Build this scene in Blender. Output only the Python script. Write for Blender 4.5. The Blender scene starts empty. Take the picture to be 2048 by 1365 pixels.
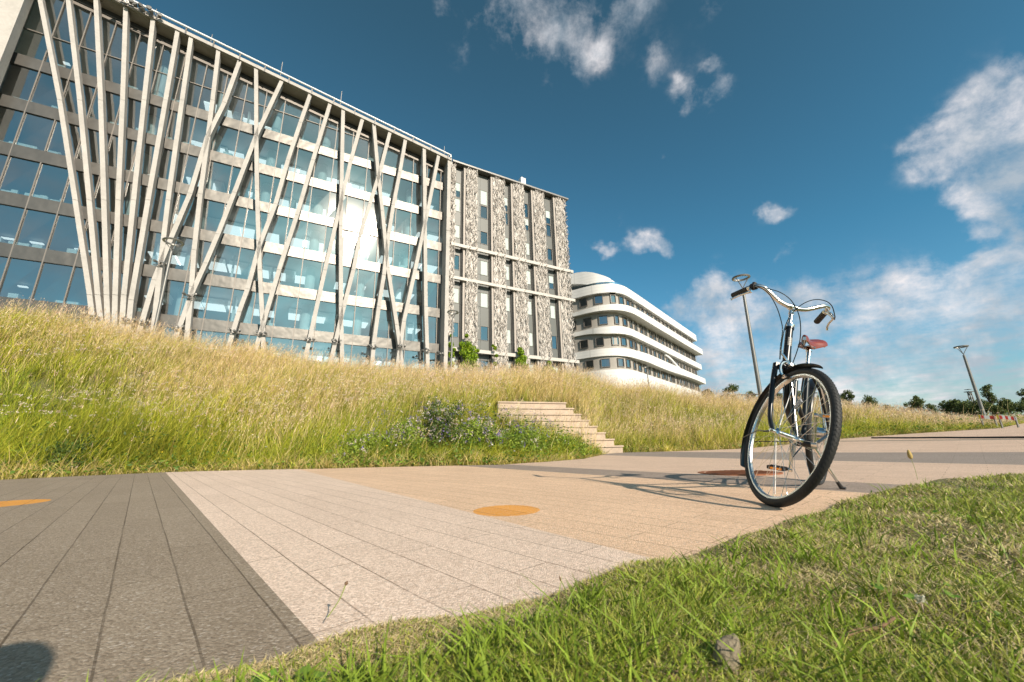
import bpy, math, random
import numpy as np
from mathutils import Vector, Matrix
rnd = random.Random(7); nr = np.random.RandomState(11)
sc = bpy.context.scene; col = sc.collection
pi = math.pi

# ------------------------------------------------------------------ camera
F_PX, CX, CY = 807.0, 1024.0, 682.5
UPC = np.array([957-CX, -2295-CY, F_PX]); UPC /= np.linalg.norm(UPC)
YC = np.array([0, 0, 1.0])-UPC*UPC[2]; YC /= np.linalg.norm(YC)
XC = np.cross(YC, UPC)
if XC[0] < 0: XC = -XC
RC = np.array([XC, YC, UPC])
CAM = np.array([0, 0, .32])
cd = bpy.data.cameras.new('camera'); cam = bpy.data.objects.new('camera', cd); col.objects.link(cam)
cd.sensor_width = 36; cd.sensor_fit = 'HORIZONTAL'; cd.lens = 36*F_PX/2048
cd.clip_start = .05; cd.clip_end = 3000
cd.shift_x = 0; cd.shift_y = 0
m = np.column_stack([RC[:, 0], -RC[:, 1], -RC[:, 2]])
cam.matrix_world = Matrix.Translation(CAM) @ Matrix(m.tolist()).to_4x4()
cd.dof.use_dof = True; cd.dof.focus_distance = 2.6; cd.dof.aperture_fstop = 7.1
sc.camera = cam

def ray(px, py):
    d = RC @ np.array([px-CX, py-CY, F_PX]); return d/np.linalg.norm(d)

# ------------------------------------------------------------------ light and sky
SUN_AZ, SUN_EL = math.radians(145.0), math.radians(28.4)
sd = np.array([math.sin(SUN_AZ)*math.cos(SUN_EL), math.cos(SUN_AZ)*math.cos(SUN_EL), math.sin(SUN_EL)])
ld = bpy.data.lights.new('sun', 'SUN'); ld.energy = 4.8; ld.angle = math.radians(.53); ld.color = (1, .875, .715)
lo = bpy.data.objects.new('sun', ld); col.objects.link(lo); lo.location = (0, 0, 60)
lo.rotation_euler = Vector(sd).to_track_quat('Z', 'Y').to_euler()
sc.view_settings.view_transform = 'Standard'; sc.view_settings.look = 'None'
sc.view_settings.exposure = .55; sc.view_settings.gamma = 1

class NT:
    def __init__(s, tree): s.t = tree; s.n = tree.nodes; s.l = tree.links
    def new(s, ty, **kw):
        n = s.n.new(ty)
        for k, v in kw.items():
            if k == 'inp':
                for a, b in v.items():
                    if hasattr(b, 'is_linked') or isinstance(b, bpy.types.NodeSocket): s.l.new(b, n.inputs[a])
                    else: n.inputs[a].default_value = b
            else: setattr(n, k, v)
        return n
    def math(s, op, a, b=0.0, c=None, clamp=False):
        n = s.n.new('ShaderNodeMath'); n.operation = op; n.use_clamp = clamp
        for i, x in enumerate([a, b] + ([c] if c is not None else [])):
            if isinstance(x, bpy.types.NodeSocket): s.l.new(x, n.inputs[i])
            else: n.inputs[i].default_value = x
        return n.outputs[0]
    def vm(s, op, a, b=(0, 0, 0), out=0):
        n = s.n.new('ShaderNodeVectorMath'); n.operation = op
        for i, x in enumerate([a, b]):
            if isinstance(x, bpy.types.NodeSocket): s.l.new(x, n.inputs[i])
            else: n.inputs[i].default_value = x
        return n.outputs[out]
    def mix(s, f, a, b, blend='MIX'):
        n = s.n.new('ShaderNodeMix'); n.data_type = 'RGBA'; n.blend_type = blend
        for k, x in ((0, f), (6, a), (7, b)):
            if isinstance(x, bpy.types.NodeSocket): s.l.new(x, n.inputs[k])
            else: n.inputs[k].default_value = (x if k == 0 else (*x, 1)[:4])
        return n.outputs[2]
    def ramp(s, f, stops, interp='LINEAR'):
        n = s.n.new('ShaderNodeValToRGB'); n.color_ramp.interpolation = interp
        e = n.color_ramp.elements
        while len(e) < len(stops): e.new(.5)
        for i, (p, c) in enumerate(stops):
            e[i].position = p; e[i].color = (*c, 1) if not isinstance(c, (int, float)) else (c, c, c, 1)
        s.l.new(f, n.inputs[0]); return n.outputs[0]
    def noise(s, vec, scale, detail=3, rough=.5, out=0, dist=0):
        n = s.n.new('ShaderNodeTexNoise'); n.inputs['Scale'].default_value = scale
        n.inputs['Detail'].default_value = detail; n.inputs['Roughness'].default_value = rough
        n.inputs['Distortion'].default_value = dist
        if vec is not None: s.l.new(vec, n.inputs['Vector'])
        return n.outputs[out]

w = bpy.data.worlds.new('World'); sc.world = w; w.use_nodes = True
N = NT(w.node_tree); N.n.clear()
sky = N.new('ShaderNodeTexSky', sky_type='NISHITA', sun_disc=False, sun_elevation=SUN_EL, sun_rotation=SUN_AZ,
            air_density=1.0, dust_density=.6, ozone_density=2.2, altitude=100)
tc = N.new('ShaderNodeTexCoord'); dv = N.vm('NORMALIZE', tc.outputs['Generated'])
# clouds: places on the celestial sphere (direction, angular radius, weight), broken up by noise
BL = [(1040,20,60,.85),(1075,60,36,1.0),(1120,70,34,1.15),(1135,35,40,.7),(965,45,44,.75),(1235,10,70,1.15),(1290,5,40,.8),(1168,118,34,1.5),(1195,105,20,1.2),(1110,150,26,.6),(932,125,26,.8),(884,12,26,.8),
      (1330,105,34,.62),(1305,150,24,.5),(1372,168,26,1.1),(1425,128,22,.95),(1440,165,18,1.0),(1415,185,20,1.0),(1366,216,24,1.0),(1440,200,24,.5),(1440,5,40,.5),
      (1205,490,17,1.5),(1225,494,15,1.5),(1280,480,18,1.2),(1300,490,22,1.6),(1325,500,14,1.3),
      (1545,428,18,1.4),(1562,430,18,1.5),(1672,541,17,1.6),(1692,537,11,1.5),(1338,303,9,.8),(1225,447,16,.6),(1575,495,14,.6),(1550,515,12,.7),
      (1840,300,52,.9),(1880,270,56,1.1),(1930,235,60,1.15),(1990,195,64,1.1),(2045,170,70,1.0),(2010,270,80,1.2),(1950,310,60,1.2),(2045,330,100,1.2),(1960,365,44,1.2),(2000,380,52,1.2),(2040,420,40,1.0),(1965,446,24,1.4),(1995,447,18,1.2),(2045,458,24,1.1),
      (1375,600,34,.85),(1400,585,30,1.1),(1440,600,46,1.2),(1470,625,50,.9),(1420,630,44,.8),(1350,606,26,.6),
      (1560,640,60,1.1),(1620,650,70,1.3),(1690,640,70,1.4),(1760,630,74,1.5),(1830,610,74,1.5),(1900,590,70,1.5),(1960,560,66,1.5),(2020,535,66,1.6),(2070,560,90,1.6),(1980,510,30,1.2),(2040,500,30,1.1),
      (1700,700,120,1.1),(1850,690,110,1.2),(2000,650,120,1.2),(1560,710,90,.95),(1440,700,60,.9),(1620,760,110,.9),(1800,760,130,.85),(1960,750,130,.9),(2060,720,120,.9),(1410,745,40,1.5),(1450,750,36,1.1),(1500,740,50,.9),(1400,770,40,1.1),
      (-500,500,420,.7),(-900,200,500,.6)]
pole = N.math('ADD', N.vm('DOT_PRODUCT', dv, (0, 0, 1), out=1), .12)
pl_ = N.n.new('ShaderNodeVectorMath'); pl_.operation = 'DIVIDE'; N.l.new(dv, pl_.inputs[0])
cmb = N.new('ShaderNodeCombineXYZ'); [N.l.new(pole, cmb.inputs[i]) for i in range(3)]
N.l.new(cmb.outputs[0], pl_.inputs[1]); plan = pl_.outputs[0]
warp = N.vm('ADD', dv, N.vm('MULTIPLY', N.vm('SUBTRACT', N.noise(dv, 7, 4, .6, out=1), (.5, .5, .5)), (.13, .13, .10)))
acc = None
for bx_, by_, br_, bw_ in BL:
    d = ray(bx_, by_); cosv = (RC.T@d)[2]
    rad = br_/F_PX*cosv*cosv*1.15
    dist = N.vm('DISTANCE', warp, tuple(d), out=1)
    g = N.math('MULTIPLY', N.math('POWER', 2.718, N.math('MULTIPLY', N.math('MULTIPLY', dist, dist), -1/(rad*rad))), bw_)
    acc = g if acc is None else N.math('ADD', acc, g)
n1 = N.noise(N.vm('MULTIPLY', plan, (1, 1, 1)), 3.4, 12, .62, dist=.1); n2 = N.noise(dv, 14, 12, .66, dist=.12)
low = N.math('SUBTRACT', 1.0, N.math('MULTIPLY', N.vm('DOT_PRODUCT', dv, (0, 0, 1), out=1), 3.2, clamp=True))
wn = N.math('ADD', .35, N.math('MULTIPLY', low, .35))
nz = N.math('ADD', N.math('MULTIPLY', n1, wn), N.math('MULTIPLY', n2, N.math('SUBTRACT', 1.0, wn)))
# reflected part of the sky behind the camera carries scattered clouds too
back = N.math('MULTIPLY', N.math('MULTIPLY', N.vm('DOT_PRODUCT', dv, (0, -1, 0), out=1), 1.5, clamp=True), 1.05)
cov = N.math('MINIMUM', N.math('ADD', acc, back), 1.6)
cm = N.math('SUBTRACT', N.math('ADD', N.math('MULTIPLY', cov, .42), N.math('MULTIPLY', nz, 3.0)), 1.60)
cm = N.math('MULTIPLY', cm, 1.15, clamp=True)
cm = N.math('MULTIPLY', cm, N.math('MULTIPLY', cov, 1.8, clamp=True), clamp=True)
cm = N.math('POWER', cm, 1.35)
shade = N.noise(N.vm('ADD', dv, tuple(sd*.04)), 9, 5, .55)
ccol = N.mix(N.math('MULTIPLY', N.math('SUBTRACT', shade, .40), 4.5, clamp=True), (2.6, 3.0, 3.4), (5.5, 5.2, 5.2))
el = N.vm('DOT_PRODUCT', dv, (0, 0, 1), out=1)
tint = N.ramp(el, [(0, (.55, .60, .56)), (.07, (.58, .71, .67)), (.20, (.46, .82, .83)), (.40, (.335, .75, .75)), (.8, (.34, .60, .53))])
skyc = N.mix(1.0, sky.outputs[0], tint, 'MULTIPLY')
fin = N.mix(N.math('MULTIPLY', cm, .93), skyc, ccol)
bg = N.new('ShaderNodeBackground'); N.l.new(fin, bg.inputs[0]); bg.inputs[1].default_value = .12
ow = N.new('ShaderNodeOutputWorld'); N.l.new(bg.outputs[0], ow.inputs[0])

# ------------------------------------------------------------------ materials
def mat(name, c=(.5, .5, .5), rough=.6, metal=0, spec=.5, var=.0, vscale=8, bump=0, bscale=60, coat=0, trans=0, emit=None, bdist=.01, obj=False):
    M = bpy.data.materials.new(name); M.use_nodes = True
    n = NT(M.node_tree); b = M.node_tree.nodes['Principled BSDF']
    b.inputs['Base Color'].default_value = (*c, 1); b.inputs['Roughness'].default_value = rough
    b.inputs['Metallic'].default_value = metal; b.inputs['Specular IOR Level'].default_value = spec
    b.inputs['Coat Weight'].default_value = coat
    if emit: b.inputs['Emission Color'].default_value = (*emit[0], 1); b.inputs['Emission Strength'].default_value = emit[1]
    if var or bump:
        g = n.new('ShaderNodeNewGeometry').outputs['Position']
    if var:
        a = n.noise(g, vscale, 5, .6); b2 = n.noise(g, vscale*7, 3, .6)
        f = n.math('MULTIPLY', n.math('SUBTRACT', n.math('ADD', n.math('MULTIPLY', a, .6), n.math('MULTIPLY', b2, .4)), .3), 2.5, clamp=True)
        lo_ = tuple(x*(1-var) for x in c); hi_ = tuple(min(x*(1+var*.6), .9) for x in c)
        n.l.new(n.mix(f, lo_, hi_), b.inputs['Base Color'])
    if bump:
        bp = n.new('ShaderNodeBump'); bp.inputs['Strength'].default_value = bump; bp.inputs['Distance'].default_value = bdist
        n.l.new(n.noise(g, bscale, 4, .6), bp.inputs['Height']); n.l.new(bp.outputs[0], b.inputs['Normal'])
    return M

def attr_mat(name, rough=.6, transl=.35, spec=.3):
    M = bpy.data.materials.new(name); M.use_nodes = True; n = NT(M.node_tree); b = n.n['Principled BSDF']; out = n.n['Material Output']
    a = n.new('ShaderNodeAttribute', attribute_name='Col')
    n.l.new(a.outputs[0], b.inputs['Base Color']); b.inputs['Roughness'].default_value = rough
    b.inputs['Specular IOR Level'].default_value = spec
    t = n.new('ShaderNodeBsdfTranslucent'); n.l.new(a.outputs[0], t.inputs[0])
    mx = n.new('ShaderNodeMixShader'); mx.inputs[0].default_value = transl
    n.l.new(b.outputs[0], mx.inputs[1]); n.l.new(t.outputs[0], mx.inputs[2]); n.l.new(mx.outputs[0], out.inputs[0])
    return M

def glass_mat(name, base=.16, gain=1.3, tint=(.50, .62, .66), refl=(.95, .95, .92), rough=.015):
    M = bpy.data.materials.new(name); M.use_nodes = True; n = NT(M.node_tree); n.n.clear()
    fr = n.new('ShaderNodeFresnel', inp={'IOR': 1.5})
    f = n.math('ADD', n.math('MULTIPLY', fr.outputs[0], gain), base, clamp=True)
    gl = n.new('ShaderNodeBsdfGlossy'); gl.inputs[0].default_value = (*refl, 1); gl.inputs['Roughness'].default_value = rough
    tr = n.new('ShaderNodeBsdfTransparent'); tr.inputs[0].default_value = (*tint, 1)
    mx = n.new('ShaderNodeMixShader'); o = n.new('ShaderNodeOutputMaterial')
    n.l.new(f, mx.inputs[0]); n.l.new(tr.outputs[0], mx.inputs[1]); n.l.new(gl.outputs[0], mx.inputs[2]); n.l.new(mx.outputs[0], o.inputs[0])
    return M

M = {}
M['concrete'] = mat('pale_concrete', (.42, .395, .37), .75, var=.2, vscale=.8, bump=.25, bscale=9)
M['roomshade'] = mat('dim_room_shade', (.10, .11, .115), .8)  # colour stands in for the shade inside the windows
M['soffit'] = mat('soffit_board', (.30, .27, .22), .8, var=.15, vscale=1)
M['dark'] = mat('dark_parts_and_shade', (.035, .036, .036), .7)  # fascia and column joints; window and pilaster shade put into colour too
M['rail'] = mat('white_rail', (.85, .85, .84), .25)
M['mull'] = mat('mullion_metal', (.15, .135, .122), .5, metal=.3)
def cladding_joints(M_, pitch):
    n = NT(M_.node_tree); b = n.n['Principled BSDF']; g = n.new('ShaderNodeNewGeometry').outputs['Position']
    sx = n.new('ShaderNodeSeparateXYZ'); n.l.new(g, sx.inputs[0])
    lh = n.math('LESS_THAN', n.math('FRACT', n.math('DIVIDE', sx.outputs[2], pitch)), .09)
    lv = n.math('LESS_THAN', n.math('FRACT', n.math('DIVIDE', n.math('ADD', sx.outputs[0], sx.outputs[1]), 3.1)), .02)
    old = b.inputs['Base Color'].links[0].from_socket
    n.l.new(n.mix(n.math('MULTIPLY', n.math('MAXIMUM', lh, lv), .30), old, (.30, .29, .27)), b.inputs['Base Color'])
M['glass'] = glass_mat('facade_glass', .24, 1.5, (.50, .62, .66), rough=.045)
M['winglass'] = glass_mat('window_glass', .22, 1.6, (.30, .40, .44))
M['intwall'] = mat('interior_wall', (.22, .26, .27), .8, var=.2, vscale=.5)
M['intfloor'] = mat('interior_floor', (.25, .25, .24), .7)
M['intwhite'] = mat('interior_white', (.66, .70, .68), .6)
M['lamp'] = mat('ceiling_lamp', (.9, .9, .88), .5, emit=((1, .97, .9), 1.0))
M['greypanel'] = mat('grey_panel', (.115, .12, .114), .42, var=.06, vscale=.6)
M['palestrip'] = mat('pale_pilaster', (.36, .32, .29), .6, var=.08, vscale=1)
M['ledge'] = mat('white_ledge', (.47, .44, .41), .55)
M['trellis'] = mat('woven_metal', (.52, .48, .445), .5, var=.12, vscale=2)
M['trellis2'] = mat('woven_metal_dark', (.27, .245, .225), .7, var=.3, vscale=3)
M['white'] = mat('white_cladding', (.70, .69, .675), .4, var=.05, vscale=.4)
cladding_joints(M['white'], .52)
M['beige'] = mat('beige_cladding', (.34, .315, .285), .65, var=.12, vscale=.5)
M['frame'] = mat('dark_window_frame', (.10, .10, .10), .4)
M['blind'] = mat('roller_blind', (.42, .50, .49), .7)
M['galv'] = mat('galvanised_steel', (.20, .195, .185), .45, metal=.5, var=.12, vscale=5)
M['bark'] = mat('bark', (.09, .07, .05), .9, bump=.4, bscale=8)
M['black'] = mat('black_enamel', (.008, .010, .013), .30, spec=.4)
M['chrome'] = mat('chrome', (.82, .81, .79), .14, metal=1)
M['alu'] = mat('brushed_aluminium', (.74, .73, .70), .26, metal=1)
M['rubber'] = mat('tyre_rubber', (.018, .018, .018), .66, bump=.5, bscale=160, bdist=.004)
M['grip'] = mat('grip_rubber', (.018, .015, .013), .6, bump=.4, bscale=300, bdist=.002)
M['leather'] = mat('tan_leather', (.20, .036, .022), .34, coat=.2, var=.15, vscale=40)
M['amber'] = mat('amber_reflector', (.75, .25, .03), .25)
M['cable'] = mat('cable_housing', (.012, .018, .020), .3)
M['rust'] = mat('rusty_iron', (.27, .10, .045), .85, metal=.2, var=.35, vscale=30, bump=.5, bscale=90)
M['stonem'] = mat('field_stone', (.20, .165, .11), .9, var=.35, vscale=25, bump=.8, bscale=60, bdist=.01)
M['twig'] = mat('twig_wood', (.17, .10, .055), .85, var=.25, vscale=60)
M['step'] = mat('step_concrete', (.44, .345, .265), .85, var=.28, vscale=5, bump=.3, bscale=60)
M['kerb'] = mat('kerb_concrete', (.36, .30, .235), .9, var=.2, vscale=9, bump=.4, bscale=80)
M['red'] = mat('red_paint', (.62, .05, .03), .5); M['whitep'] = mat('white_paint', (.8, .78, .76), .5)
M['yellow'] = mat('yellow_paint', (.7, .5, .04), .5)
M['leaf'] = attr_mat('foliage', .55, .30); M['grass'] = attr_mat('grass', .55, .24); M['petal'] = attr_mat('petals', .6, .4)
M['bottle'] = mat('reflector_plastic', (.26, .26, .28), .25)

def spandrel_mat():
    M_ = mat('spandrel_metal', (.47, .43, .385), .36, metal=.6); n = NT(M_.node_tree); b = n.n['Principled BSDF']
    g = n.new('ShaderNodeNewGeometry').outputs['Position']
    bp = n.new('ShaderNodeBump'); bp.inputs['Strength'].default_value = .5; bp.inputs['Distance'].default_value = .06
    n.l.new(n.noise(g, .9, 2, .5), bp.inputs['Height']); n.l.new(bp.outputs[0], b.inputs['Normal'])
    n.l.new(n.mix(n.noise(g, .35, 3, .5), (.075, .072, .067), (.105, .10, .093)), b.inputs['Base Color'])
    return M_
M['span'] = spandrel_mat()

def soil_mat(name, a, b, c):
    M_ = bpy.data.materials.new(name); M_.use_nodes = True; n = NT(M_.node_tree); p = n.n['Principled BSDF']; p.inputs['Roughness'].default_value = .95
    g = n.new('ShaderNodeNewGeometry').outputs['Position']
    c1 = n.mix(n.ramp(n.noise(g, 2.2, 5, .6), [(.35, 0), (.62, 1)]), a, b)
    n.l.new(n.mix(n.ramp(n.noise(g, 38, 4, .65), [(.45, 0), (.62, 1)]), c1, c), p.inputs['Base Color'])
    bp = n.new('ShaderNodeBump'); bp.inputs['Strength'].default_value = .8; bp.inputs['Distance'].default_value = .02
    n.l.new(n.noise(g, 60, 5, .7), bp.inputs['Height']); n.l.new(bp.outputs[0], p.inputs['Normal'])
    return M_
M['soil'] = soil_mat('meadow_soil', (.10, .13, .035), (.16, .14, .06), (.07, .06, .03))
M['lawnsoil'] = soil_mat('lawn_soil', (.13, .115, .05), (.09, .115, .03), (.22, .175, .09))

# ------------------------------------------------------------------ mesh helpers
class MB:
    def __init__(s): s.v = []; s.f = []; s.m = []; s.mi = 0
    def add(s, vs, fs):
        o = len(s.v); s.v += [tuple(map(float, x)) for x in vs]; s.f += [tuple(i+o for i in f) for f in fs]; s.m += [s.mi]*len(fs)
    def box8(s, p):   # p: 4 bottom then 4 top
        s.add(p, [(3, 2, 1, 0), (4, 5, 6, 7), (0, 1, 5, 4), (1, 2, 6, 5), (2, 3, 7, 6), (3, 0, 4, 7)])
    def box(s, c, sx, sy, sz, ax=(1, 0, 0), ay=(0, 1, 0), az=(0, 0, 1)):
        c = np.array(c, float); ax = np.array(ax, float)*sx/2; ay = np.array(ay, float)*sy/2; az = np.array(az, float)*sz/2
        s.box8([c-ax-ay-az, c+ax-ay-az, c+ax+ay-az, c-ax+ay-az, c-ax-ay+az, c+ax-ay+az, c+ax+ay+az, c-ax+ay+az])
    def tube(s, pts, r, seg=10, cap=True, flat=None):
        P = [np.array(p, float) for p in pts]; n = len(P)
        R = list(r) if hasattr(r, '__len__') else [r]*n
        T_ = []
        for i in range(n):
            a = P[min(i+1, n-1)]-P[max(i-1, 0)]; T_.append(a/(np.linalg.norm(a)+1e-12))
        up = np.array([0, 0, 1.0]) if abs(T_[0][2]) < .9 else np.array([1.0, 0, 0])
        u = np.cross(T_[0], up); u /= np.linalg.norm(u); rings = []
        for i in range(n):
            u = u-T_[i]*(u@T_[i]); u /= np.linalg.norm(u); v = np.cross(T_[i], u)
            rings.append([P[i]+R[i]*(math.cos(2*pi*k/seg)*u+math.sin(2*pi*k/seg)*v) for k in range(seg)])
        vs = [q for rg in rings for q in rg]; fs = []
        for i in range(n-1):
            for k in range(seg):
                fs.append((i*seg+k, i*seg+(k+1) % seg, (i+1)*seg+(k+1) % seg, (i+1)*seg+k))
        if cap: fs.append(tuple(range(seg-1, -1, -1))); fs.append(tuple((n-1)*seg+k for k in range(seg)))
        s.add(vs, fs)
    def revolve(s, c, ax, prof, seg=48, e1=None, a0=0, a1=2*pi):
        # prof: list of (radius, offset along ax); closed profile
        c = np.array(c, float); ax = np.array(ax, float); ax /= np.linalg.norm(ax)
        if e1 is None: e1 = np.cross(ax, [0, 0, 1.0] if abs(ax[2]) < .9 else [1.0, 0, 0])
        e1 = e1-ax*(e1@ax); e1 /= np.linalg.norm(e1); e2 = np.cross(ax, e1)
        full = abs(a1-a0-2*pi) < 1e-6; ns = seg if full else seg+1; np_ = len(prof)
        vs = []
        for i in range(ns):
            a = a0+(a1-a0)*i/seg; d = e1*math.cos(a)+e2*math.sin(a)
            vs += [c+d*r+ax*o for r, o in prof]
        fs = []
        for i in range(seg):
            j = (i+1) % ns if full else i+1
            for k in range(np_):
                k2 = (k+1) % np_; fs.append((i*np_+k, j*np_+k, j*np_+k2, i*np_+k2))
        if not full: fs.append(tuple(range(np_-1, -1, -1))); fs.append(tuple((ns-1)*np_+k for k in range(np_)))
        s.add(vs, fs)
    def build(s, name, mats, parent=None, smooth=False, origin=None):
        me = bpy.data.meshes.new(name)
        o0 = np.array(origin if origin is not None else (parent.get('_o') if parent is not None and parent.get('_o') is not None else (0, 0, 0)), float)
        me.from_pydata([tuple(np.array(v)-o0) for v in s.v], [], s.f); me.update()
        ob = bpy.data.objects.new(name, me); col.objects.link(ob)
        for q in (mats if isinstance(mats, (list, tuple)) else [mats]): me.materials.append(q)
        if any(s.m): me.polygons.foreach_set('material_index', s.m)
        if smooth:
            me.polygons.foreach_set('use_smooth', [True]*len(me.polygons))
            try: me.set_sharp_from_angle(angle=math.radians(40))
            except Exception: pass
        if parent is not None: ob.parent = parent; ob['_o'] = list(o0)
        else: ob.location = tuple(o0)
        return ob

def tag(o, label=None, cat=None, group=None, kind=None):
    if label: o['label'] = label
    if cat: o['category'] = cat
    if group: o['group'] = group
    if kind: o['kind'] = kind
    return o
def empty(name, loc, label, cat, group=None):
    o = bpy.data.objects.new(name, None); col.objects.link(o); o.location = tuple(map(float, loc)); o['_o'] = [float(x) for x in loc]
    o.empty_display_size = .2
    return tag(o, label, cat, group)
def smooth_path(pts, n=6):
    P = [np.array(p, float) for p in pts]; P = [2*P[0]-P[1]]+P+[2*P[-1]-P[-2]]; out = []
    for i in range(1, len(P)-2):
        for k in range(n):
            t = k/n; a, b, c, d = P[i-1], P[i], P[i+1], P[i+2]
            out.append(.5*((2*b)+(-a+c)*t+(2*a-5*b+4*c-d)*t*t+(-a+3*b-3*c+d)*t**3))
    out.append(P[-2]); return out
def np_mesh(name, V, Fq, colr, m_, Ft=None, smooth=False):
    """V (n,3), Fq (k,4) quads, Ft (j,3) tris, colr (n,3)"""
    me = bpy.data.meshes.new(name); nq = len(Fq) if Fq is not None else 0; nt = len(Ft) if Ft is not None else 0
    me.vertices.add(len(V)); me.vertices.foreach_set('co', V.astype(np.float32).ravel())
    loops = np.concatenate([a.ravel() for a in (Fq, Ft) if a is not None and len(a)]).astype(np.int32)
    me.loops.add(len(loops)); me.loops.foreach_set('vertex_index', loops)
    st = np.concatenate([np.arange(nq)*4, nq*4+np.arange(nt)*3]).astype(np.int32)
    me.polygons.add(nq+nt); me.polygons.foreach_set('loop_start', st)
    try: me.polygons.foreach_set('loop_total', np.concatenate([np.full(nq, 4), np.full(nt, 3)]).astype(np.int32))
    except Exception: pass
    me.update(calc_edges=True)
    a = me.color_attributes.new('Col', 'FLOAT_COLOR', 'POINT')
    c4 = np.ones((len(V), 4), np.float32); c4[:, :3] = colr; a.data.foreach_set('color', c4.ravel())
    me.materials.append(m_); ob = bpy.data.objects.new(name, me); col.objects.link(ob); return ob

# ------------------------------------------------------------------ terrain
def sp(x): return np.log1p(np.exp(np.clip(x, -30, 30)))+np.maximum(x-30, 0)
def T(x, y):
    x = np.asarray(x, float); y = np.asarray(y, float)
    return .02*np.clip(y, -30, 30)+.055*(sp(x-5)-sp(x-24))
EDGE = np.array([(-180, 14), (-110, 14), (-90, 12), (-62, 8.9), (-50.6, 8.29), (-39.6, 7.96), (-24.8, 6.75), (-12, 6.3), (-2, 6.11), (5, 6.75), (9.4, 7.5), (11, 8.6), (12.6, 10.0), (14.7, 10.6),
                 (20, 10.7), (29.3, 11.16), (38.1, 14.1), (44.7, 15.2), (49.5, 15.65), (51.2, 19), (54, 26), (58, 34), (75, 40), (110, 40), (180, 14)])
def r_edge(az): return np.interp(az, EDGE[:, 0], EDGE[:, 1])
WID = 7.5
def w_of(az): return np.interp(az, [-60, 25, 40, 48, 52], [8, 7.5, 5.0, 3.5, 3.0])
CREST = [(-60, 612), (0, 615), (60, 620), (175, 634), (290, 657), (370, 678), (460, 692), (520, 699), (600, 714), (700, 727), (800, 737), (890, 741), (960, 743), (1050, 741), (1130, 746), (1200, 758),
         (1290, 772), (1390, 788), (1440, 796), (1500, 801), (1560, 806), (1700, 811), (1800, 817), (1900, 829), (1960, 841), (2000, 852), (2060, 856)]
_ha, _hc = [], []
for cx_, cy_ in CREST:
    d = ray(cx_, cy_); a = math.degrees(math.atan2(d[0], d[1])); r = float(r_edge(a)+w_of(a))
    z = .32+r*d[2]/math.hypot(d[0], d[1])-float(np.interp(a, [-60, 20, 45, 50], [.42, .42, .40, .2])); _ha.append(a); _hc.append(max(z-float(T(r*math.sin(math.radians(a)), r*math.cos(math.radians(a)))), 0))
_ha = np.array(_ha); _hc = np.array(_hc)
def Zg(x, y):
    x = np.asarray(x, float); y = np.asarray(y, float)
    az = np.degrees(np.arctan2(x, y)); r = np.hypot(x, y)
    t = np.clip((r-r_edge(az)-.25)/w_of(az), 0, 1); s = .2*t+.8*t*t*(3-2*t)
    hc = np.interp(az, np.concatenate([[-170, -100], _ha, [80, 120]]), np.concatenate([[0, _hc[0]], _hc, [0, 0]]))
    e = hc*s
    b = -.309*x+.951*y
    ins = (x > -.62) & (x < 2.75) & (b > 8.6) & (b < 10.25)
    e = np.where(ins, np.minimum(e, np.maximum((b-8.95)*1.0, 0)-.14), e)
    bump = .05*np.sin(x*1.7+y*.6)*np.sin(y*1.3-x*.4)*np.clip((r-r_edge(az))/2, 0, 1)*(r < 60)
    return T(x, y)+e+np.where(ins, 0, bump)

def grid_mesh(name, A, Rf, m_, zf, smooth=True):
    """A: list of azimuths (deg); Rf: (nA, nR) radii"""
    a = np.radians(np.array(A))[:, None]; X = Rf*np.sin(a); Y = Rf*np.cos(a); Z = zf(X, Y)
    n, k = Rf.shape; V = np.stack([X, Y, Z], -1).reshape(-1, 3)
    i = np.arange(n-1)[:, None]*k+np.arange(k-1)[None]
    Fq = np.stack([i, i+1, i+k+1, i+k], -1).reshape(-1, 4)
    ob = np_mesh(name, V, Fq, np.ones((len(V), 3)), m_)
    ob.data.polygons.foreach_set('use_smooth', np.ones(len(ob.data.polygons), bool)); ob.data.update()
    return ob
A = list(np.arange(-180, -66, 6))+list(np.arange(-66, 62, .5))+list(np.arange(62, 181, 6)); A[-1] = 180
R = np.concatenate([[.05, .5], np.arange(1, 26, .22), np.geomspace(26.5, 700, 40)])
Rf = np.tile(R, (len(A), 1))
tag(grid_mesh('ground', A, Rf, M['soil'], lambda x, y: Zg(x, y)-np.where(np.hypot(x, y) < r_edge(np.degrees(np.arctan2(x, y)))+.1, .035, 0)), kind='structure')

NEAR = np.array([(-40, -22), (-3.0, -.75), (-1.4, .17), (-.68, .56), (-.54, .63), (-.31, .735), (-.035, .895), (.37, 1.16), (.96, 1.585), (1.93, 2.33), (2.67, 2.76), (3.5, 3.0), (6, 3.4), (14, 4.2), (40, 5)])
def near_r(azs):
    out = []
    for a in azs:
        d = np.array([math.sin(math.radians(a)), math.cos(math.radians(a))]); best = None
        for p, q in zip(NEAR[:-1], NEAR[1:]):
            e = q-p; den = d[0]*e[1]-d[1]*e[0]
            if abs(den) < 1e-9: continue
            t = (p[0]*e[1]-p[1]*e[0])/den; u = (p[0]*d[1]-p[1]*d[0])/den
            if t > 0 and -1e-6 <= u <= 1+1e-6: best = t if best is None else min(best, t)
        out.append(best if best else 30.)
    return np.array(out)
AP = np.concatenate([np.arange(-110, 82, .6), [82]]); rn = near_r(AP); tt = np.linspace(0, 1, 60)**1.6
rfar = np.maximum(r_edge(AP), rn+.5)
Rp = rn[:, None]*.97+(rfar-rn*.97)[:, None]*tt[None]

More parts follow.
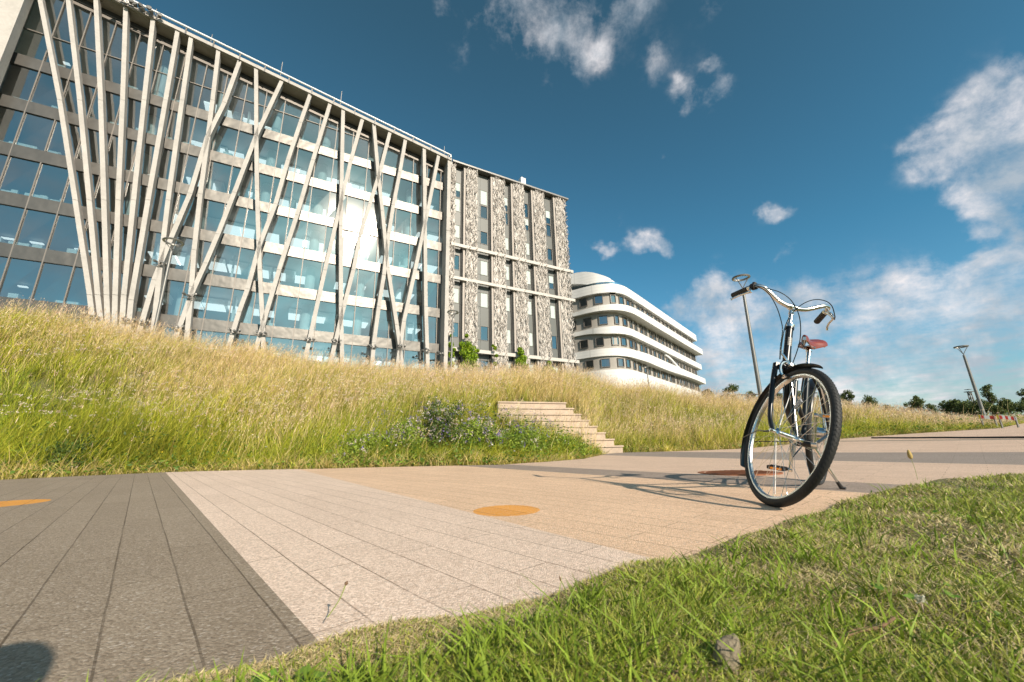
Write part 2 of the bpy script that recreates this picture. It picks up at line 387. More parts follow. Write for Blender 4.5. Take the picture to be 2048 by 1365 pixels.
def path_mat():
    M_ = bpy.data.materials.new('exposed_aggregate_paving'); M_.use_nodes = True; n = NT(M_.node_tree); p = n.n['Principled BSDF']
    g = n.new('ShaderNodeNewGeometry').outputs['Position']
    # paving zones separated by straight seams on the ground
    def side(p0, p1):
        d = np.array(p1)-np.array(p0); d = d/np.linalg.norm(d); nn = np.array([-d[1], d[0]]) ;
        if nn[0] < 0: nn = -nn
        return n.math('GREATER_THAN', n.vm('DOT_PRODUCT', g, (float(nn[0]), float(nn[1]), 0), out=1), float(nn@np.array(p0)))
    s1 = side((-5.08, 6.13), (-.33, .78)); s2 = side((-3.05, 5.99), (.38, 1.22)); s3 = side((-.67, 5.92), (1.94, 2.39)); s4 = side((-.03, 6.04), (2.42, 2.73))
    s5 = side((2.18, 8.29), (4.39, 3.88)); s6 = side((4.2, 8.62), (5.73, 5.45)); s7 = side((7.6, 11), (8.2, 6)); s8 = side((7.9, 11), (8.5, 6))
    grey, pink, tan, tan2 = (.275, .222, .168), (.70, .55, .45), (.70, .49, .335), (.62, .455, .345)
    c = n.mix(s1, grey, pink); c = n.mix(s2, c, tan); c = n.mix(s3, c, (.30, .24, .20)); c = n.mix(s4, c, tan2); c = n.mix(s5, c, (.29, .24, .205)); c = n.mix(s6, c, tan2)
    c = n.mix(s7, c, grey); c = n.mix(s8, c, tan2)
    isg = n.math('SUBTRACT', 1.0, s1)
    # orange painted dots
    def disc(x, y, r):
        dd = n.vm('DISTANCE', n.vm('MULTIPLY', g, (1, 1, 0)), (x, y, 0), out=1)
        wob = n.math('MULTIPLY', n.math('SUBTRACT', n.noise(g, 60, 3), .5), .02)
        return n.math('LESS_THAN', n.math('ADD', dd, wob), r)
    paint = n.math('MAXIMUM', disc(-.045, 2.09, .16), disc(-3.36, 2.78, .235))
    # pebbles
    v = n.new('ShaderNodeTexVoronoi', feature='F1', inp={'Scale': 210.0}); n.l.new(g, v.inputs['Vector'])
    vs = n.new('ShaderNodeTexVoronoi', feature='F1', inp={'Scale': 420.0}); n.l.new(g, vs.inputs['Vector'])
    sep = n.new('ShaderNodeSeparateColor'); n.l.new(v.outputs['Color'], sep.inputs[0])
    f = n.math('ADD', n.math('MULTIPLY', sep.outputs[0], .55), n.math('MULTIPLY', n.noise(g, 260, 2, .6), .45))
    lightc = n.mix(1.0, c, (1.26, 1.28, 1.30), 'MULTIPLY'); darkc = n.mix(1.0, c, (.76, .73, .70), 'MULTIPLY')
    cc = n.mix(n.ramp(f, [(.25, 0), (.75, 1)]), darkc, lightc)
    spk = n.math('GREATER_THAN', sep.outputs[1], .94); cc = n.mix(n.math('MULTIPLY', spk, .55), cc, (.50, .44, .38))
    # broad stains
    cc = n.mix(n.math('MULTIPLY', n.ramp(n.noise(g, 1.3, 6, .65), [(.38, 0), (.7, 1)]), .28), cc, n.mix(1.0, cc, (.72, .70, .68), 'MULTIPLY'))
    cc = n.mix(n.math('MULTIPLY', paint, n.ramp(n.noise(g, 90, 5, .7), [(.38, .60), (.54, .97)])), cc, n.mix(n.noise(g, 200, 2), (.62, .25, .03), (.80, .36, .05)))
    # joints
    rot = n.new('ShaderNodeVectorRotate', rotation_type='Z_AXIS'); n.l.new(n.vm('MULTIPLY', g, (1, 1, 0)), rot.inputs['Vector']); rot.inputs['Angle'].default_value = math.radians(48)
    wv = n.vm('ADD', rot.outputs[0], n.vm('MULTIPLY', n.vm('SUBTRACT', n.noise(g, 3, 2, .5, out=1), (.5, .5, .5)), (.005, .005, 0)))
    br = n.new('ShaderNodeTexBrick'); n.l.new(wv, br.inputs['Vector']); br.inputs['Scale'].default_value = 1
    br.inputs['Mortar Size'].default_value = .0021; br.inputs['Mortar Smooth'].default_value = .3; br.inputs['Brick Width'].default_value = .62; br.inputs['Row Height'].default_value = .125
    br.offset = .37; br.offset_frequency = 2
    jm = n.math('MULTIPLY', br.outputs['Fac'], n.ramp(n.noise(g, 2.3, 3, .5), [(.36, .38), (.60, .85)]))
    cc = n.mix(jm, cc, n.mix(1.0, cc, (.33, .29, .25), 'MULTIPLY'))
    br.inputs['Color1'].default_value = (1, 1, 1, 1); br.inputs['Color2'].default_value = (.92, .915, .91, 1); br.inputs['Mortar'].default_value = (.93, .93, .93, 1)
    cc = n.mix(1.0, cc, br.outputs['Color'], 'MULTIPLY')
    n.l.new(cc, p.inputs['Base Color']); p.inputs['Roughness'].default_value = .72; p.inputs['Specular IOR Level'].default_value = .35
    h = n.math('ADD', n.math('MULTIPLY', v.outputs['Distance'], -1.0), n.math('MULTIPLY', br.outputs['Fac'], -1.6))
    bp = n.new('ShaderNodeBump'); bp.inputs['Strength'].default_value = .55; bp.inputs['Distance'].default_value = .004
    n.l.new(h, bp.inputs['Height']); n.l.new(bp.outputs[0], p.inputs['Normal'])
    return M_
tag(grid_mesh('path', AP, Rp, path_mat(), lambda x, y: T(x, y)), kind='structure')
# lawn base in the foreground (camera side of the path)
AL = np.concatenate([np.arange(-180, -70, 5), np.arange(-70, 90, .8), np.arange(90, 181, 5)]); AL[-1] = 180
rl = near_r(AL); rl = np.where((AL > 112) | (AL < -118), 30, rl)
Rl = rl[:, None]*np.linspace(.04, 1, 40)[None]**1.0
def zl(x, y): return T(x, y)+.006+.010*(np.sin(x*9+y*5)*np.sin(y*8-x*3)+.4)
tag(grid_mesh('lawn', AL, Rl, M['lawnsoil'], zl), kind='structure')
# ------------------------------------------------------------------ glass office building
H1 = 38.0; ND = np.array([-.4866, .8736, 0]); D1 = np.array([.8736, .4866, 0])
def G(s, z, off=0.):
    """point on the facade: s, z in units of 38 m, off in metres towards the street"""
    p = D1*(s*H1)+ND*(H1-off); p = p.copy(); p[2] = .32+z*H1; return p
def on_plane(px, py, off=0.):
    d = ray(px, py); t = (H1-off)/(ND@d); P = CAM+t*d; return float(P@D1)/H1, float(P[2]-.32)/H1
def fbox(mb, s0, s1, z0, z1, o0, o1):
    mb.box8([G(s0, z0, o1), G(s1, z0, o1), G(s1, z0, o0), G(s0, z0, o0), G(s0, z1, o1), G(s1, z1, o1), G(s1, z1, o0), G(s0, z1, o0)])
BAY = .0415; S0, S1 = -.462-4*BAY, .345
bld = empty('office_building', G(-.1, 0), 'tall office building with a glass front behind slanting concrete fins', 'building')
ws = lambda s: .934-.153*(s+.48)   # sloping top of the upper glazing
mb = MB()   # core: roof slab, floor slabs, side and back walls
zs = [.277+.0992*k for k in range(-2, 6)]
COFF = 1.25
ra = on_plane(240, 5.9, COFF); rb = on_plane(901, 321, COFF)
def roofz(s): return ra[1]+(rb[1]-ra[1])*(s-ra[0])/(rb[0]-ra[0])
SR0, SR1 = -.70, rb[0]+.003
for (o0, o1, d0, d1_, nm, mt) in ((-14, COFF+.12, -.002, .0065, 'roof_slab', 'concrete'),):
    mb = MB(); mb.box8([G(SR0, roofz(SR0)+d0, o1), G(SR1, roofz(SR1)+d0, o1), G(SR1, roofz(SR1)+d0, o0), G(SR0, roofz(SR0)+d0, o0),
                        G(SR0, roofz(SR0)+d1_, o1), G(SR1, roofz(SR1)+d1_, o1), G(SR1, roofz(SR1)+d1_, o0), G(SR0, roofz(SR0)+d1_, o0)])
    mb.build(nm, M[mt], bld)
mb = MB()
mb.box8([G(SR0, roofz(SR0)-.004, COFF-.1), G(SR1, roofz(SR1)-.004, COFF-.1), G(SR1, roofz(SR1)-.004, -.2), G(SR0, roofz(SR0)-.004, -.2)]+
        [G(SR0, roofz(SR0)-.0022, COFF-.1), G(SR1, roofz(SR1)-.0022, COFF-.1), G(SR1, roofz(SR1)-.0022, -.2), G(SR0, roofz(SR0)-.0022, -.2)])
mb.build('soffit', M['soffit'], bld)
mb = MB()   # dark fascia over the top windows and pale head rail
mb.box8([G(SR0, ws(SR0)+.006, .0), G(S1, ws(S1)+.006, .0), G(S1, ws(S1)+.006, -.3), G(SR0, ws(SR0)+.006, -.3), G(SR0, roofz(SR0), .0), G(S1, roofz(S1), .0), G(S1, roofz(S1), -.3), G(SR0, roofz(SR0), -.3)])
mb.build('fascia', M['dark'], bld)
mb = MB()
mb.box8([G(SR0, ws(SR0)-.001, .10), G(S1, ws(S1)-.001, .10), G(S1, ws(S1)-.001, -.1), G(SR0, ws(SR0)-.001, -.1), G(SR0, ws(SR0)+.0058, .10), G(S1, ws(S1)+.0058, .10), G(S1, ws(S1)+.0058, -.1), G(SR0, ws(SR0)+.0058, -.1)])
s = SR0
while s < S1-.03:
    L_ = .028 if int(s*97) % 2 else .045
    mb.box8([G(s, ws(s)+.0095, .06), G(s+L_, ws(s+L_)+.0095, .06), G(s+L_, ws(s+L_)+.0095, .01), G(s, ws(s)+.0095, .01), G(s, ws(s)+.0118, .06), G(s+L_, ws(s+L_)+.0118, .06), G(s+L_, ws(s+L_)+.0118, .01), G(s, ws(s)+.0118, .01)])
    s += L_+.005
mb.build('head_rail', M['mull'], bld)
for k, z in enumerate(zs):
    mb = MB(); s = S0-3*BAY
    while s < S1-1e-6:
        e = min(s+2*BAY, S1); fbox(mb, s+.0004, e-.0004, z-.0255, z, -.25, .05+.006*rnd.random()); s = e
    mb.build('spandrel', M['span'], bld)
# floor slabs and interior
for k, z in enumerate(zs):
    mb = MB(); fbox(mb, S0-3*BAY, S1, z-.024, z-.001, -10, -.26); mb.build('floor_slab', M['intfloor'], bld)
mb = MB(); fbox(mb, S0-3*BAY, S1, -.02, .84, -10.3, -10.05); mb.build('interior_wall', M['intwall'], bld)
mb = MB(); fbox(mb, S1, S1+.0075, -.02, .81, -10.3, -.02); mb.build('side_wall', M['greypanel'], bld)
for i in range(2, 8):
    s = -.575+i*.118
    mb = MB(); b0 = G(s, -.02, -1.9); t0 = G(s, ws(s)-.02, -1.9); mb.tube([b0, t0], .42, 20); mb.build('interior_column', M['intwhite'], bld, True)
rr = random.Random(5)
for k, z in enumerate(zs):     # ceiling lamps, white ducts, hanging baffles, desks near the glass
    zt = (z+.0992-.0255) if k < 7 else None
    s = S0
    while s < S1-.03:
        ztop = zt if zt else ws(s)-.035
        right = s > -.30
        if right:
            if rr.random() < .55:
                L_ = rr.uniform(.03, .055)
                m1 = MB(); fbox(m1, s, s+L_, ztop-.0045, ztop-.003, -4.6, -2.9)
                for q in range(int(L_/.0028)):
                    fbox(m1, s+q*.0028, s+q*.0028+.0017, ztop-.017, ztop-.003, -4.6, -2.9)
                m1.build('ceiling_baffle', M['intwhite'], bld)
            if rr.random() < .8: m2 = MB(); fbox(m2, s, s+rr.uniform(.02, .05), ztop-.0235, ztop-.021, -4.0, -2.2); m2.build('ceiling_lamp', M['lamp'], bld)
            if rr.random() < .35: m1 = MB(); fbox(m1, s+.01, s+.014, z, ztop, -2.2-rr.random(), -2.1); m1.build('air_duct', M['intwhite'], bld)
        else:
            if rr.random() < .35: m2 = MB(); fbox(m2, s, s+rr.uniform(.01, .03), ztop-.006, ztop-.004, -6.0, -5.7); m2.build('ceiling_lamp', M['lamp'], bld)
        if rr.random() < (.4 if right else .95):
            L_ = rr.uniform(.012, .034); m3 = MB(); fbox(m3, s, s+L_, z, z+rr.uniform(.006, .013), -1.1, -.35)
            if rr.random() < .55: fbox(m3, s+L_*.4, s+L_*.7, z+.004, z+.020, -1.2, -1.0)
            m3.build('office_desk', M['intwhite'], bld)
        s += rr.uniform(.03, .06)
# windows: one pane per bay and storey
nb = int(round((S1-S0)/BAY))
allw = []
for i in range(-1, nb+1):
    a_, b_ = S0+i*BAY, min(S0+(i+1)*BAY, S1)
    if b_-a_ < .004: continue
    for k in range(len(zs)):
        z0 = zs[k]; z1 = zs[k+1]-.0255 if k < len(zs)-1 else None
        allw.append((a_, b_, z0, z1))
allw.sort(key=lambda q: (q[0]**2*.5+(q[2]-.5)**2*.2) if q[2] > .1 else 9); allw = sorted(allw, key=lambda q: (q[2] < .15, q[0]))
rest = MB()
for j, (a_, b_, z0, z1) in enumerate(allw):
    mb = MB() if j < 96 else rest
    t1, t2 = rr.gauss(0, .006), rr.gauss(0, .006)
    za, zb = (ws(a_), ws(b_)) if z1 is None else (z1, z1)
    P = [G(a_, z0, -.06+t1), G(b_, z0, -.06-t1), G(b_, zb, -.06+t2), G(a_, za, -.06-t2)]
    mb.add(P, [(0, 1, 2, 3)])
    if j < 96: mb.build('window', M['glass'], bld)
o = rest.build('window', M['glass'], bld); o['kind'] = 'stuff'
for i in range(-1, nb+1):
    s = S0+i*BAY
    if s > S1-.005: continue
    mb = MB(); fbox(mb, s-.0009, s+.0009, -.02, ws(s), -.055, .055); mb.build('mullion', M['mull'], bld)
mb = MB(); fbox(mb, S1-.0085, S1, -.02, ws(S1), -.2, .03); mb.build('mullion', M['frame'], bld)
mb = MB(); fbox(mb, S0-3*BAY, S1, .8355, .8372, -.05, .03); mb.build('transom', M['mull'], bld)

COLS = [
 [(62,-90),(80,0),(119,200),(150,400),(179,590),(186,650)],[(120,-90),(136,0),(159,200),(178,400),(195,590),(203,660)],[(186,-90),(191.5,0),(201,200),(207.5,400),(213,590),(216,670)],
 [(251,13),(245,200),(236,400),(230,590),(228,675)],[(304.8,42),(288,200),(267,400),(247.5,590),(242,675)],[(354,65),(331,200),(296,400),(262,600),(255,670)],
 [(381,78.5),(364,200),(336,400),(321,526),(303,690)],[(435.5,106),(425,200),(415,280),(400.5,388),(388,500),(383,573),(371,700)],
 [(478.6,127),(449,205),(414,275),(380,387),(342,476),(308,560),(275,675)],[(511,142),(512.5,280),(514,380),(517,482),(519.5,540),(525,642),(528,725)],
 [(563,167),(512,272),(468.5,385),(436,468),(411,526),(383,588),(342,700)],[(620,195),(601,245),(576,320),(551,408),(519,490),(495,578),(478,624),(452,710)],
 [(660,212),(626,320),(594,430),(558,540),(527,645),(505,722)],[(686,223),(683,378),(682,452),(682,613),(685,745)],
 [(725,241),(702,320),(676,430),(650,540),(605,742)],[(747.5,253),(757,352),(765,422),(776,535),(794,650),(800,694),(807,755)],
 [(780,268),(760,344),(740,408),(720,474),(707,540),(688,613),(657,742)],[(811,283),(800,344),(787,410),(778,466),(768,550),(758,613),(748,686),(743,745)],
 [(848.5,300),(850,420),(852,613),(857,765)],[(877.5,315),(856,420),(830.5,540),(808,643),(801,690),(791,760)]]
for ci, pl in enumerate(COLS):
    pts = [on_plane(x, y, COFF) for x, y in pl]
    if ci > 2: pts[0] = (pts[0][0], roofz(pts[0][0])-.0005)
    mb = MB(); inner = MB(); ww_ = [(.265+.10*min(max((s+.55)/.9, 0), 1))/H1/2 for s, z in pts]
    depth = .62+.03*(ci % 3)
    for (a, b, wa, wb_) in zip(pts[:-1], pts[1:], ww_[:-1], ww_[1:]):
        g_ = .0003
        mb.box8([G(b[0]-wb_, b[1]+g_, COFF), G(b[0]+wb_, b[1]+g_, COFF), G(b[0]+wb_, b[1]+g_, COFF-depth), G(b[0]-wb_, b[1]+g_, COFF-depth),
                 G(a[0]-wa, a[1]-g_, COFF), G(a[0]+wa, a[1]-g_, COFF), G(a[0]+wa, a[1]-g_, COFF-depth), G(a[0]-wa, a[1]-g_, COFF-depth)])
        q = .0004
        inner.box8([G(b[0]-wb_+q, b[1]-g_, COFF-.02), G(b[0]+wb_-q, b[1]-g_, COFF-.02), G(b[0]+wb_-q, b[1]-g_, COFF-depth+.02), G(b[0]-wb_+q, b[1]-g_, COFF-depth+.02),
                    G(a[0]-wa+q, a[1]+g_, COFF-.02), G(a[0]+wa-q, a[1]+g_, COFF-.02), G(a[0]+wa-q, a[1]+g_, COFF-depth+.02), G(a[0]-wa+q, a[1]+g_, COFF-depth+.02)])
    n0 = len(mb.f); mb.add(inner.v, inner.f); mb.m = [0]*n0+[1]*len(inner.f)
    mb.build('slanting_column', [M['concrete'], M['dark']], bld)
mb = MB(); p = on_plane(899, 324, COFF); q = on_plane(891, 745, COFF); wq = .0052
for a, b in (((p[0], roofz(p[0])-.001), (p[0]+(q[0]-p[0])*.35, .60)), ((p[0]+(q[0]-p[0])*.35, .599), (q[0], q[1]))):
    mb.box8([G(b[0]-wq, b[1], COFF), G(b[0]+wq, b[1], COFF), G(b[0]+wq, b[1], -.2), G(b[0]-wq, b[1], -.2), G(a[0]-wq, a[1], COFF), G(a[0]+wq, a[1], COFF), G(a[0]+wq, a[1], -.2), G(a[0]-wq, a[1], -.2)])
mb.build('end_fin', M['concrete'], bld)
mb = MB(); e0 = on_plane(51, 0, COFF)[0]; fbox(mb, e0-.2, e0, -.05, roofz(e0-.1), COFF-.7, COFF+.1); mb.build('end_wall', M['concrete'], bld)
# roof edge: rail on brackets, lightning rods, floodlights
mb = MB(); a = G(SR0, roofz(SR0)+.017, COFF+.2); b = G(rb[0]-.001, roofz(rb[0])+.0135, COFF+.2); mb.tube([a, b], .085, 12); mb.tube([b, b+np.array([0, 0, -.3])], .07, 8)
mb.build('roof_rail', M['rail'], bld, True)
for i in range(15):
    s = -.40+i*.0525
    if s > rb[0]-.005: break
    mb = MB(); fbox(mb, s-.0013, s+.0013, roofz(s)-.004, roofz(s)+.013, COFF+.05, COFF+.19); mb.build('rail_bracket', M['frame'], bld)
for px, py, qx, qy in ((309, 30, 312, 20), (421, 83, 425, 68), (560, 155, 565.5, 123), (681, 208, 684.5, 182), (889, 307, 889.5, 292)):
    s, z = on_plane(px, py, COFF); s2, z2 = on_plane(qx, qy, COFF); mb = MB(); mb.tube([G(s, roofz(s)+.005, COFF-.1), G(s, max(z2, z+.02), COFF-.1)], .028, 6); mb.build('lightning_rod', M['galv'], bld)
def flood(px, py, n=3, off=COFF+.25, sz=.16):
    s, z = on_plane(px, py, off); c = G(s, z, off)
    for k in range(n):
        mb = MB()
        q = c+D1*(k-(n-1)/2)*sz*1.9+np.array([0, 0, rr.uniform(-.1, .1)])
        ax = (-ND*.8+D1*rr.uniform(-.7, .7)+np.array([0, 0, rr.uniform(-.2, .5)])); ax /= np.linalg.norm(ax)
        mb.revolve(q, ax, [(0.001, -.12), (sz*.35, -.12), (sz*.55, .05), (sz*.62, .16), (sz*.5, .17), (.001, .14)], 12)
        mb.tube([q, q-np.array([0, 0, .15])+ND*.1], .018, 5); mb.build('floodlight', M['galv'], bld, True)
    mb = MB()
    mb.tube([c-D1*n*sz*.95-np.array([0, 0, .17])+ND*.1, c+D1*n*sz*.95-np.array([0, 0, .17])+ND*.1], .03, 6)
    mb.build('floodlight_bracket', M['galv'], bld, True)
for q in ((262, 6, 5, COFF+.4, .3), (287, 19, 5, COFF+.4, .28), (183, 631), (258, 640), (285, 642), (379, 592), (322, 526), (356, 655), (470, 662), (523, 666), (620, 679), (672, 683), (744, 692), (803, 694), (851, 701), (881, 706)):
    flood(*q)

# ------------------------------------------------------------------ grey wing with woven metal panels
wing = empty('office_wing', G(.58, 0), 'grey office wing with woven metal panels, three white ledges and a rooftop chimney', 'building')
WA, WB = .3575, .786
mb = MB(); fbox(mb, WA, WB, -.03, .8475, -14, -.28); mb.build('wall', M['greypanel'], wing)
mb = MB(); fbox(mb, WA, WB+.002, .8475, .8525, -14.2, .66); mb.build('roof_coping', M['galv'], wing)
strips = [(.372, .397), (.444, .488), (.537, .561), (.612, .638), (.690, .727)]
rows = [(.742, .792), (.694, .7365), (.606, .647), (.504, .549), (.403, .446), (.303, .344), (.203, .244)]
wr = random.Random(3)
for si, (a, b) in enumerate(strips):
    wide = b-a > .035
    wa = a+.002 if not wide else a+(b-a)*.32; wb_ = b-.0075 if not wide else b-.008
    # grey infill panels with joints between the windows
    mb = MB(); edges = sorted([z for r_ in rows for z in r_]+[.0, .846]); seg = [(edges[i], edges[i+1]) for i in range(len(edges)-1)]
    for z0, z1 in seg:
        isw = any(abs(z0-r_[0]) < 1e-6 for r_ in rows)
        for (u0, u1) in ([(a, wa-.0012), (wb_+.0012, b)] if isw else ([(a, wa-.0012), (wa-.0008, b)] if wide else [(a, b)])):
            if u1-u0 > .0006: fbox(mb, u0, u1, z0+.0005, z1-.0005, -.28, -.14)
    mb.build('infill_panel', M['greypanel'], wing)
    for ri, (z0, z1) in enumerate(rows):
        f = MB(); fr_ = .0011
        for u0, u1, v0, v1 in ((wa-fr_, wa, z0, z1), (wb_, wb_+fr_, z0, z1), (wa-fr_, wb_+fr_, z0-fr_, z0), (wa-fr_, wb_+fr_, z1, z1+fr_)): fbox(f, u0, u1, v0, v1, -.26, -.10)
        win = f.build('window', M['mull'], wing)
        g = MB(); t1 = wr.gauss(0, .004)
        g.add([G(wa, z0, -.17+t1), G(wb_, z0, -.17-t1), G(wb_, z1, -.17-t1), G(wa, z1, -.17+t1)], [(0, 1, 2, 3)]); g.build('pane', M['winglass'], win)
        g = MB(); g.add([G(wa, z0, -.27), G(wb_, z0, -.27), G(wb_, z1, -.27), G(wa, z1, -.27)], [(0, 1, 2, 3)]); g.build('room_shade_sheet', M['dark'], win)  # flat dark sheet, interior shade put into its colour
        fr2 = wr.choice([0, 0, .55, 1, 1])
        if fr2:
            g = MB(); zz = z1-(z1-z0)*fr2; g.add([G(wa, zz, -.15), G(wb_, zz, -.15), G(wb_, z1, -.15), G(wa, z1, -.15)], [(0, 1, 2, 3)]); g.build('blind', M['blind'], win)
for a in (.397, .488, .561, .638, .727):
    mb = MB(); fbox(mb, a, a+.0062, -.03, .8473, -.28, .32); mb.build('pilaster', M['palestrip'], wing)
    mb = MB(); fbox(mb, a-.0042, a-.0004, -.03, .8468, -.26, -.02); mb.build('painted_gap_shade', M['dark'], wing)  # solid dark strip, shade beside the pilaster painted in
for z0, z1 in ((.5675, .577), (.4655, .4742), (.2592, .269), (.158, .167)):
    mb = MB(); fbox(mb, WA, WB+.003, z0, z1, .34, .62); mb.build('ledge', M['ledge'], wing)
mb = MB(); fbox(mb, .652, .6715, .80, .957, -3.6, -2.9)
fbox(mb, .660, .6635, .957, .966, -3.4, -3.2); mb.build('chimney', M['white'], wing)
for s_, z_ in ((.556, .87),): mb = MB(); mb.tube([G(s_, .85, -.5), G(s_, z_+.005, -.5)], .03, 6); mb.build('lightning_rod', M['galv'], wing)
def woven(a, b, z0, z1, seed, corner=False):
    r_ = random.Random(seed); mb = MB(); O = .55
    W_ = (b-a)*H1; Hh = (z1-z0)*H1; n_ = int(W_*Hh*24)
    def surf(u, v, o):     # u metres along, may wrap the corner
        if corner and u > W_-.5:
            t = (u-(W_-.5))/.5*(pi/2); p = G(b-.5/H1, z0+v/H1, O-.5); return p+D1*math.sin(t)*(.5+o)-ND*math.cos(t)*(.5+o) if t <= pi/2 else p+D1*(.5+o)+ND*((t-pi/2)*.32)
        return G(a+u/H1, z0+v/H1, O+o)
    Um = W_+1.6 if corner else W_
    fbox(mb, a+.001, b-(.016 if corner else .001), z0, z1, O-.30, O-.24)
    nb_ = len(mb.f)
    if corner:
        o_ = len(mb.v); pass
    for i in range(n_ if not corner else int(n_*1.6)):
        u, v = r_.uniform(.04, Um-.04), r_.uniform(0, Hh); L_ = r_.uniform(.45, 1.25); an = r_.choice([-1, 1])*r_.uniform(.10, .55); wd = r_.uniform(.022, .07)
        o0 = r_.uniform(-.20, .06); tw = r_.uniform(-1.2, 1.2); cv = r_.uniform(-.5, .5); mb.mi = 1 if r_.random() < .25 else 0
        vs = []
        for k in range(5):
            t = k/4-.5; uu = min(max(u+math.sin(an+cv*t)*L_*t, 0), Um); vv = min(max(v+math.cos(an)*L_*t, 0), Hh); oo = o0+.14*math.cos(t*pi)-.07
            du = math.cos(tw+t*1.6)*wd*(1-1.2*t*t)*1.0; do = math.sin(tw+t*1.6)*wd*.8
            vs += [surf(min(max(uu-du/2-.01, 0), Um), vv, oo-do/2), surf(min(max(uu+du/2+.01, 0), Um), vv, oo+do/2)]
        mb.add(vs, [(2*k, 2*k+1, 2*k+3, 2*k+2) for k in range(4)])
    # dark hooked brackets every metre or so
    mb.mi = 1; v = .3; j = 0
    while v < Hh:
        for u in (W_*.25+(.1 if j % 2 else 0), W_*.8):
            p = surf(u-.14, v-.18, .14); q = surf(u, v+.05, .20); w_ = surf(u+.12, v+.12, .12); mb.tube([p, q, w_], .034, 5)
        v += 1.05; j += 1
    mb.mi = 0
    return mb.build('woven_metal_panel', [M['trellis'], M['trellis2']], wing)
panels = [(.353, .3705, 0), (.404, .4425, 0), (.4945, .536, 0), (.568, .6105, 0), (.645, .6885, 0), (.734, .783, 1)]
for i, (a, b, c_) in enumerate(panels): woven(a, b, .12 if i else .30, .846, 40+i, bool(c_))

# ------------------------------------------------------------------ climbing plants on the wing
def leaf_cloud(centers, n, rad, size, cols, seed, flat=1.0):
    r_ = np.random.RandomState(seed); C_ = np.array(centers); idx = r_.randint(0, len(C_), n); d = r_.normal(size=(n, 3)); d /= np.linalg.norm(d, axis=1)[:, None]
    rr_ = (np.array(rad)[idx] if hasattr(rad, '__len__') else rad)
    P = C_[idx]+d*(np.atleast_1d(rr_)[..., None] if np.ndim(rr_) else rr_)*(r_.rand(n, 1)**.45)*np.array([1, 1, flat])
    a = r_.normal(size=(n, 3)); a /= np.linalg.norm(a, axis=1)[:, None]; b = np.cross(a, r_.normal(size=(n, 3))); b /= np.linalg.norm(b, axis=1)[:, None]
    s_ = size*(.6+.8*r_.rand(n, 1)); V = np.stack([P-a*s_, P+b*s_*.55, P+a*s_, P-b*s_*.55], 1).reshape(-1, 3)
    Fq = np.arange(n*4).reshape(-1, 4); cc = np.array(cols)[r_.randint(0, len(cols), n)]*(.75+.5*r_.rand(n, 1))
    return V, Fq, np.repeat(cc, 4, 0)
VG = [(.28, .40, .02), (.17, .29, .02), (.36, .45, .03), (.12, .20, .02), (.22, .35, .02)]
vines = [([(902,690,6),(903,710,7),(902,730,8),(908,700,4),(903,672,3)], 'narrow bright green vine climbing beside the end fin of the glass front', 1700),
         ([(935,690,9),(930,705,12),(942,700,12),(938,720,15),(948,715,10),(924,690,7),(945,735,14),(928,735,12),(933,672,4),(955,702,4)], 'largest bright green vine, climbing the second woven panel', 5200),
         ([(990,697,5),(993,712,4),(990,728,5),(986,692,3)], 'thin straggly vine between the two larger vines on the wing', 700),
         ([(1042,705,8),(1046,718,10),(1038,725,10),(1050,735,10),(1040,700,6)], 'rounded green vine at the foot of the fourth woven panel', 3200),
         ([(1098,727,6),(1100,740,9),(1092,738,7),(1106,745,7)], 'low green vine farthest to the right on the wing', 1900)]
for vi, (cl, lab, n_) in enumerate(vines):
    cs = []; rs = []
    for px, py, r_ in cl:
        s_, z_ = on_plane(px, py, 1.05); cs.append(G(s_, z_, 1.05)); rs.append(r_*.047)
    base = G(on_plane(cl[0][0], 745, 1.0)[0], .06, 1.0)
    e = empty('climbing_vine', base, lab, 'climbing plant', 'vines climbing the grey wing')
    V, Fq, cc = leaf_cloud(cs, n_, np.array(rs), .085, VG, 60+vi); V -= base
    o = np_mesh('foliage', V, Fq, cc, M['leaf']); o.parent = e
    mb = MB(); top = cs[int(np.argmax([c[2] for c in cs]))]; mb.tube([base, (base+top)/2+D1*.1, top], [.05, .04, .02], 6); mb.build('stem', M['bark'], e)

# ------------------------------------------------------------------ white curved building
def atz(px, py, z): d = ray(px, py); return CAM+d*((z-.32)/d[2])
fp = [atz(x, y, 26.) for x, y in ((1147.5,580.5),(1170,574.5),(1191.5,570),(1218,567.6),(1232,568.5),(1246,572),(1257,577.8))]
D3 = np.array([.6271, .7789, 0]); E3 = np.array([44.1, 93.2, 0])
fp = [np.array([3.0, 69.5, 0]), np.array([6.6, 65.6, 0])]+[np.array([p[0], p[1], 0]) for p in fp]+[E3-D3*34, E3-D3*25, E3-D3*12, E3]
fps = smooth_path(fp, 8)
arc = np.concatenate([[0], np.cumsum([np.linalg.norm(b-a) for a, b in zip(fps[:-1], fps[1:])])]); LT = arc[-1]
FX = np.array(fps)
def foot(s, inset=0.):
    s = np.clip(s, 0, LT); p = np.array([np.interp(s, arc, FX[:, 0]), np.interp(s, arc, FX[:, 1])]); q = np.array([np.interp(min(s+.3, LT), arc, FX[:, 0]), np.interp(min(s+.3, LT), arc, FX[:, 1])]); o = np.array([np.interp(max(s-.3, 0), arc, FX[:, 0]), np.interp(max(s-.3, 0), arc, FX[:, 1])])
    t = (q-o)/np.linalg.norm(q-o); nrm = np.array([-t[1], t[0]])   # points into the building
    return np.array([*(p+nrm*inset), 0]), np.array([*t, 0]), np.array([*nrm, 0])
cb = empty('curved_office_building', (30, 90, 0), 'white office building with rounded corner and wavy bands of white cladding', 'building')
SS = np.linspace(0, LT, 150)
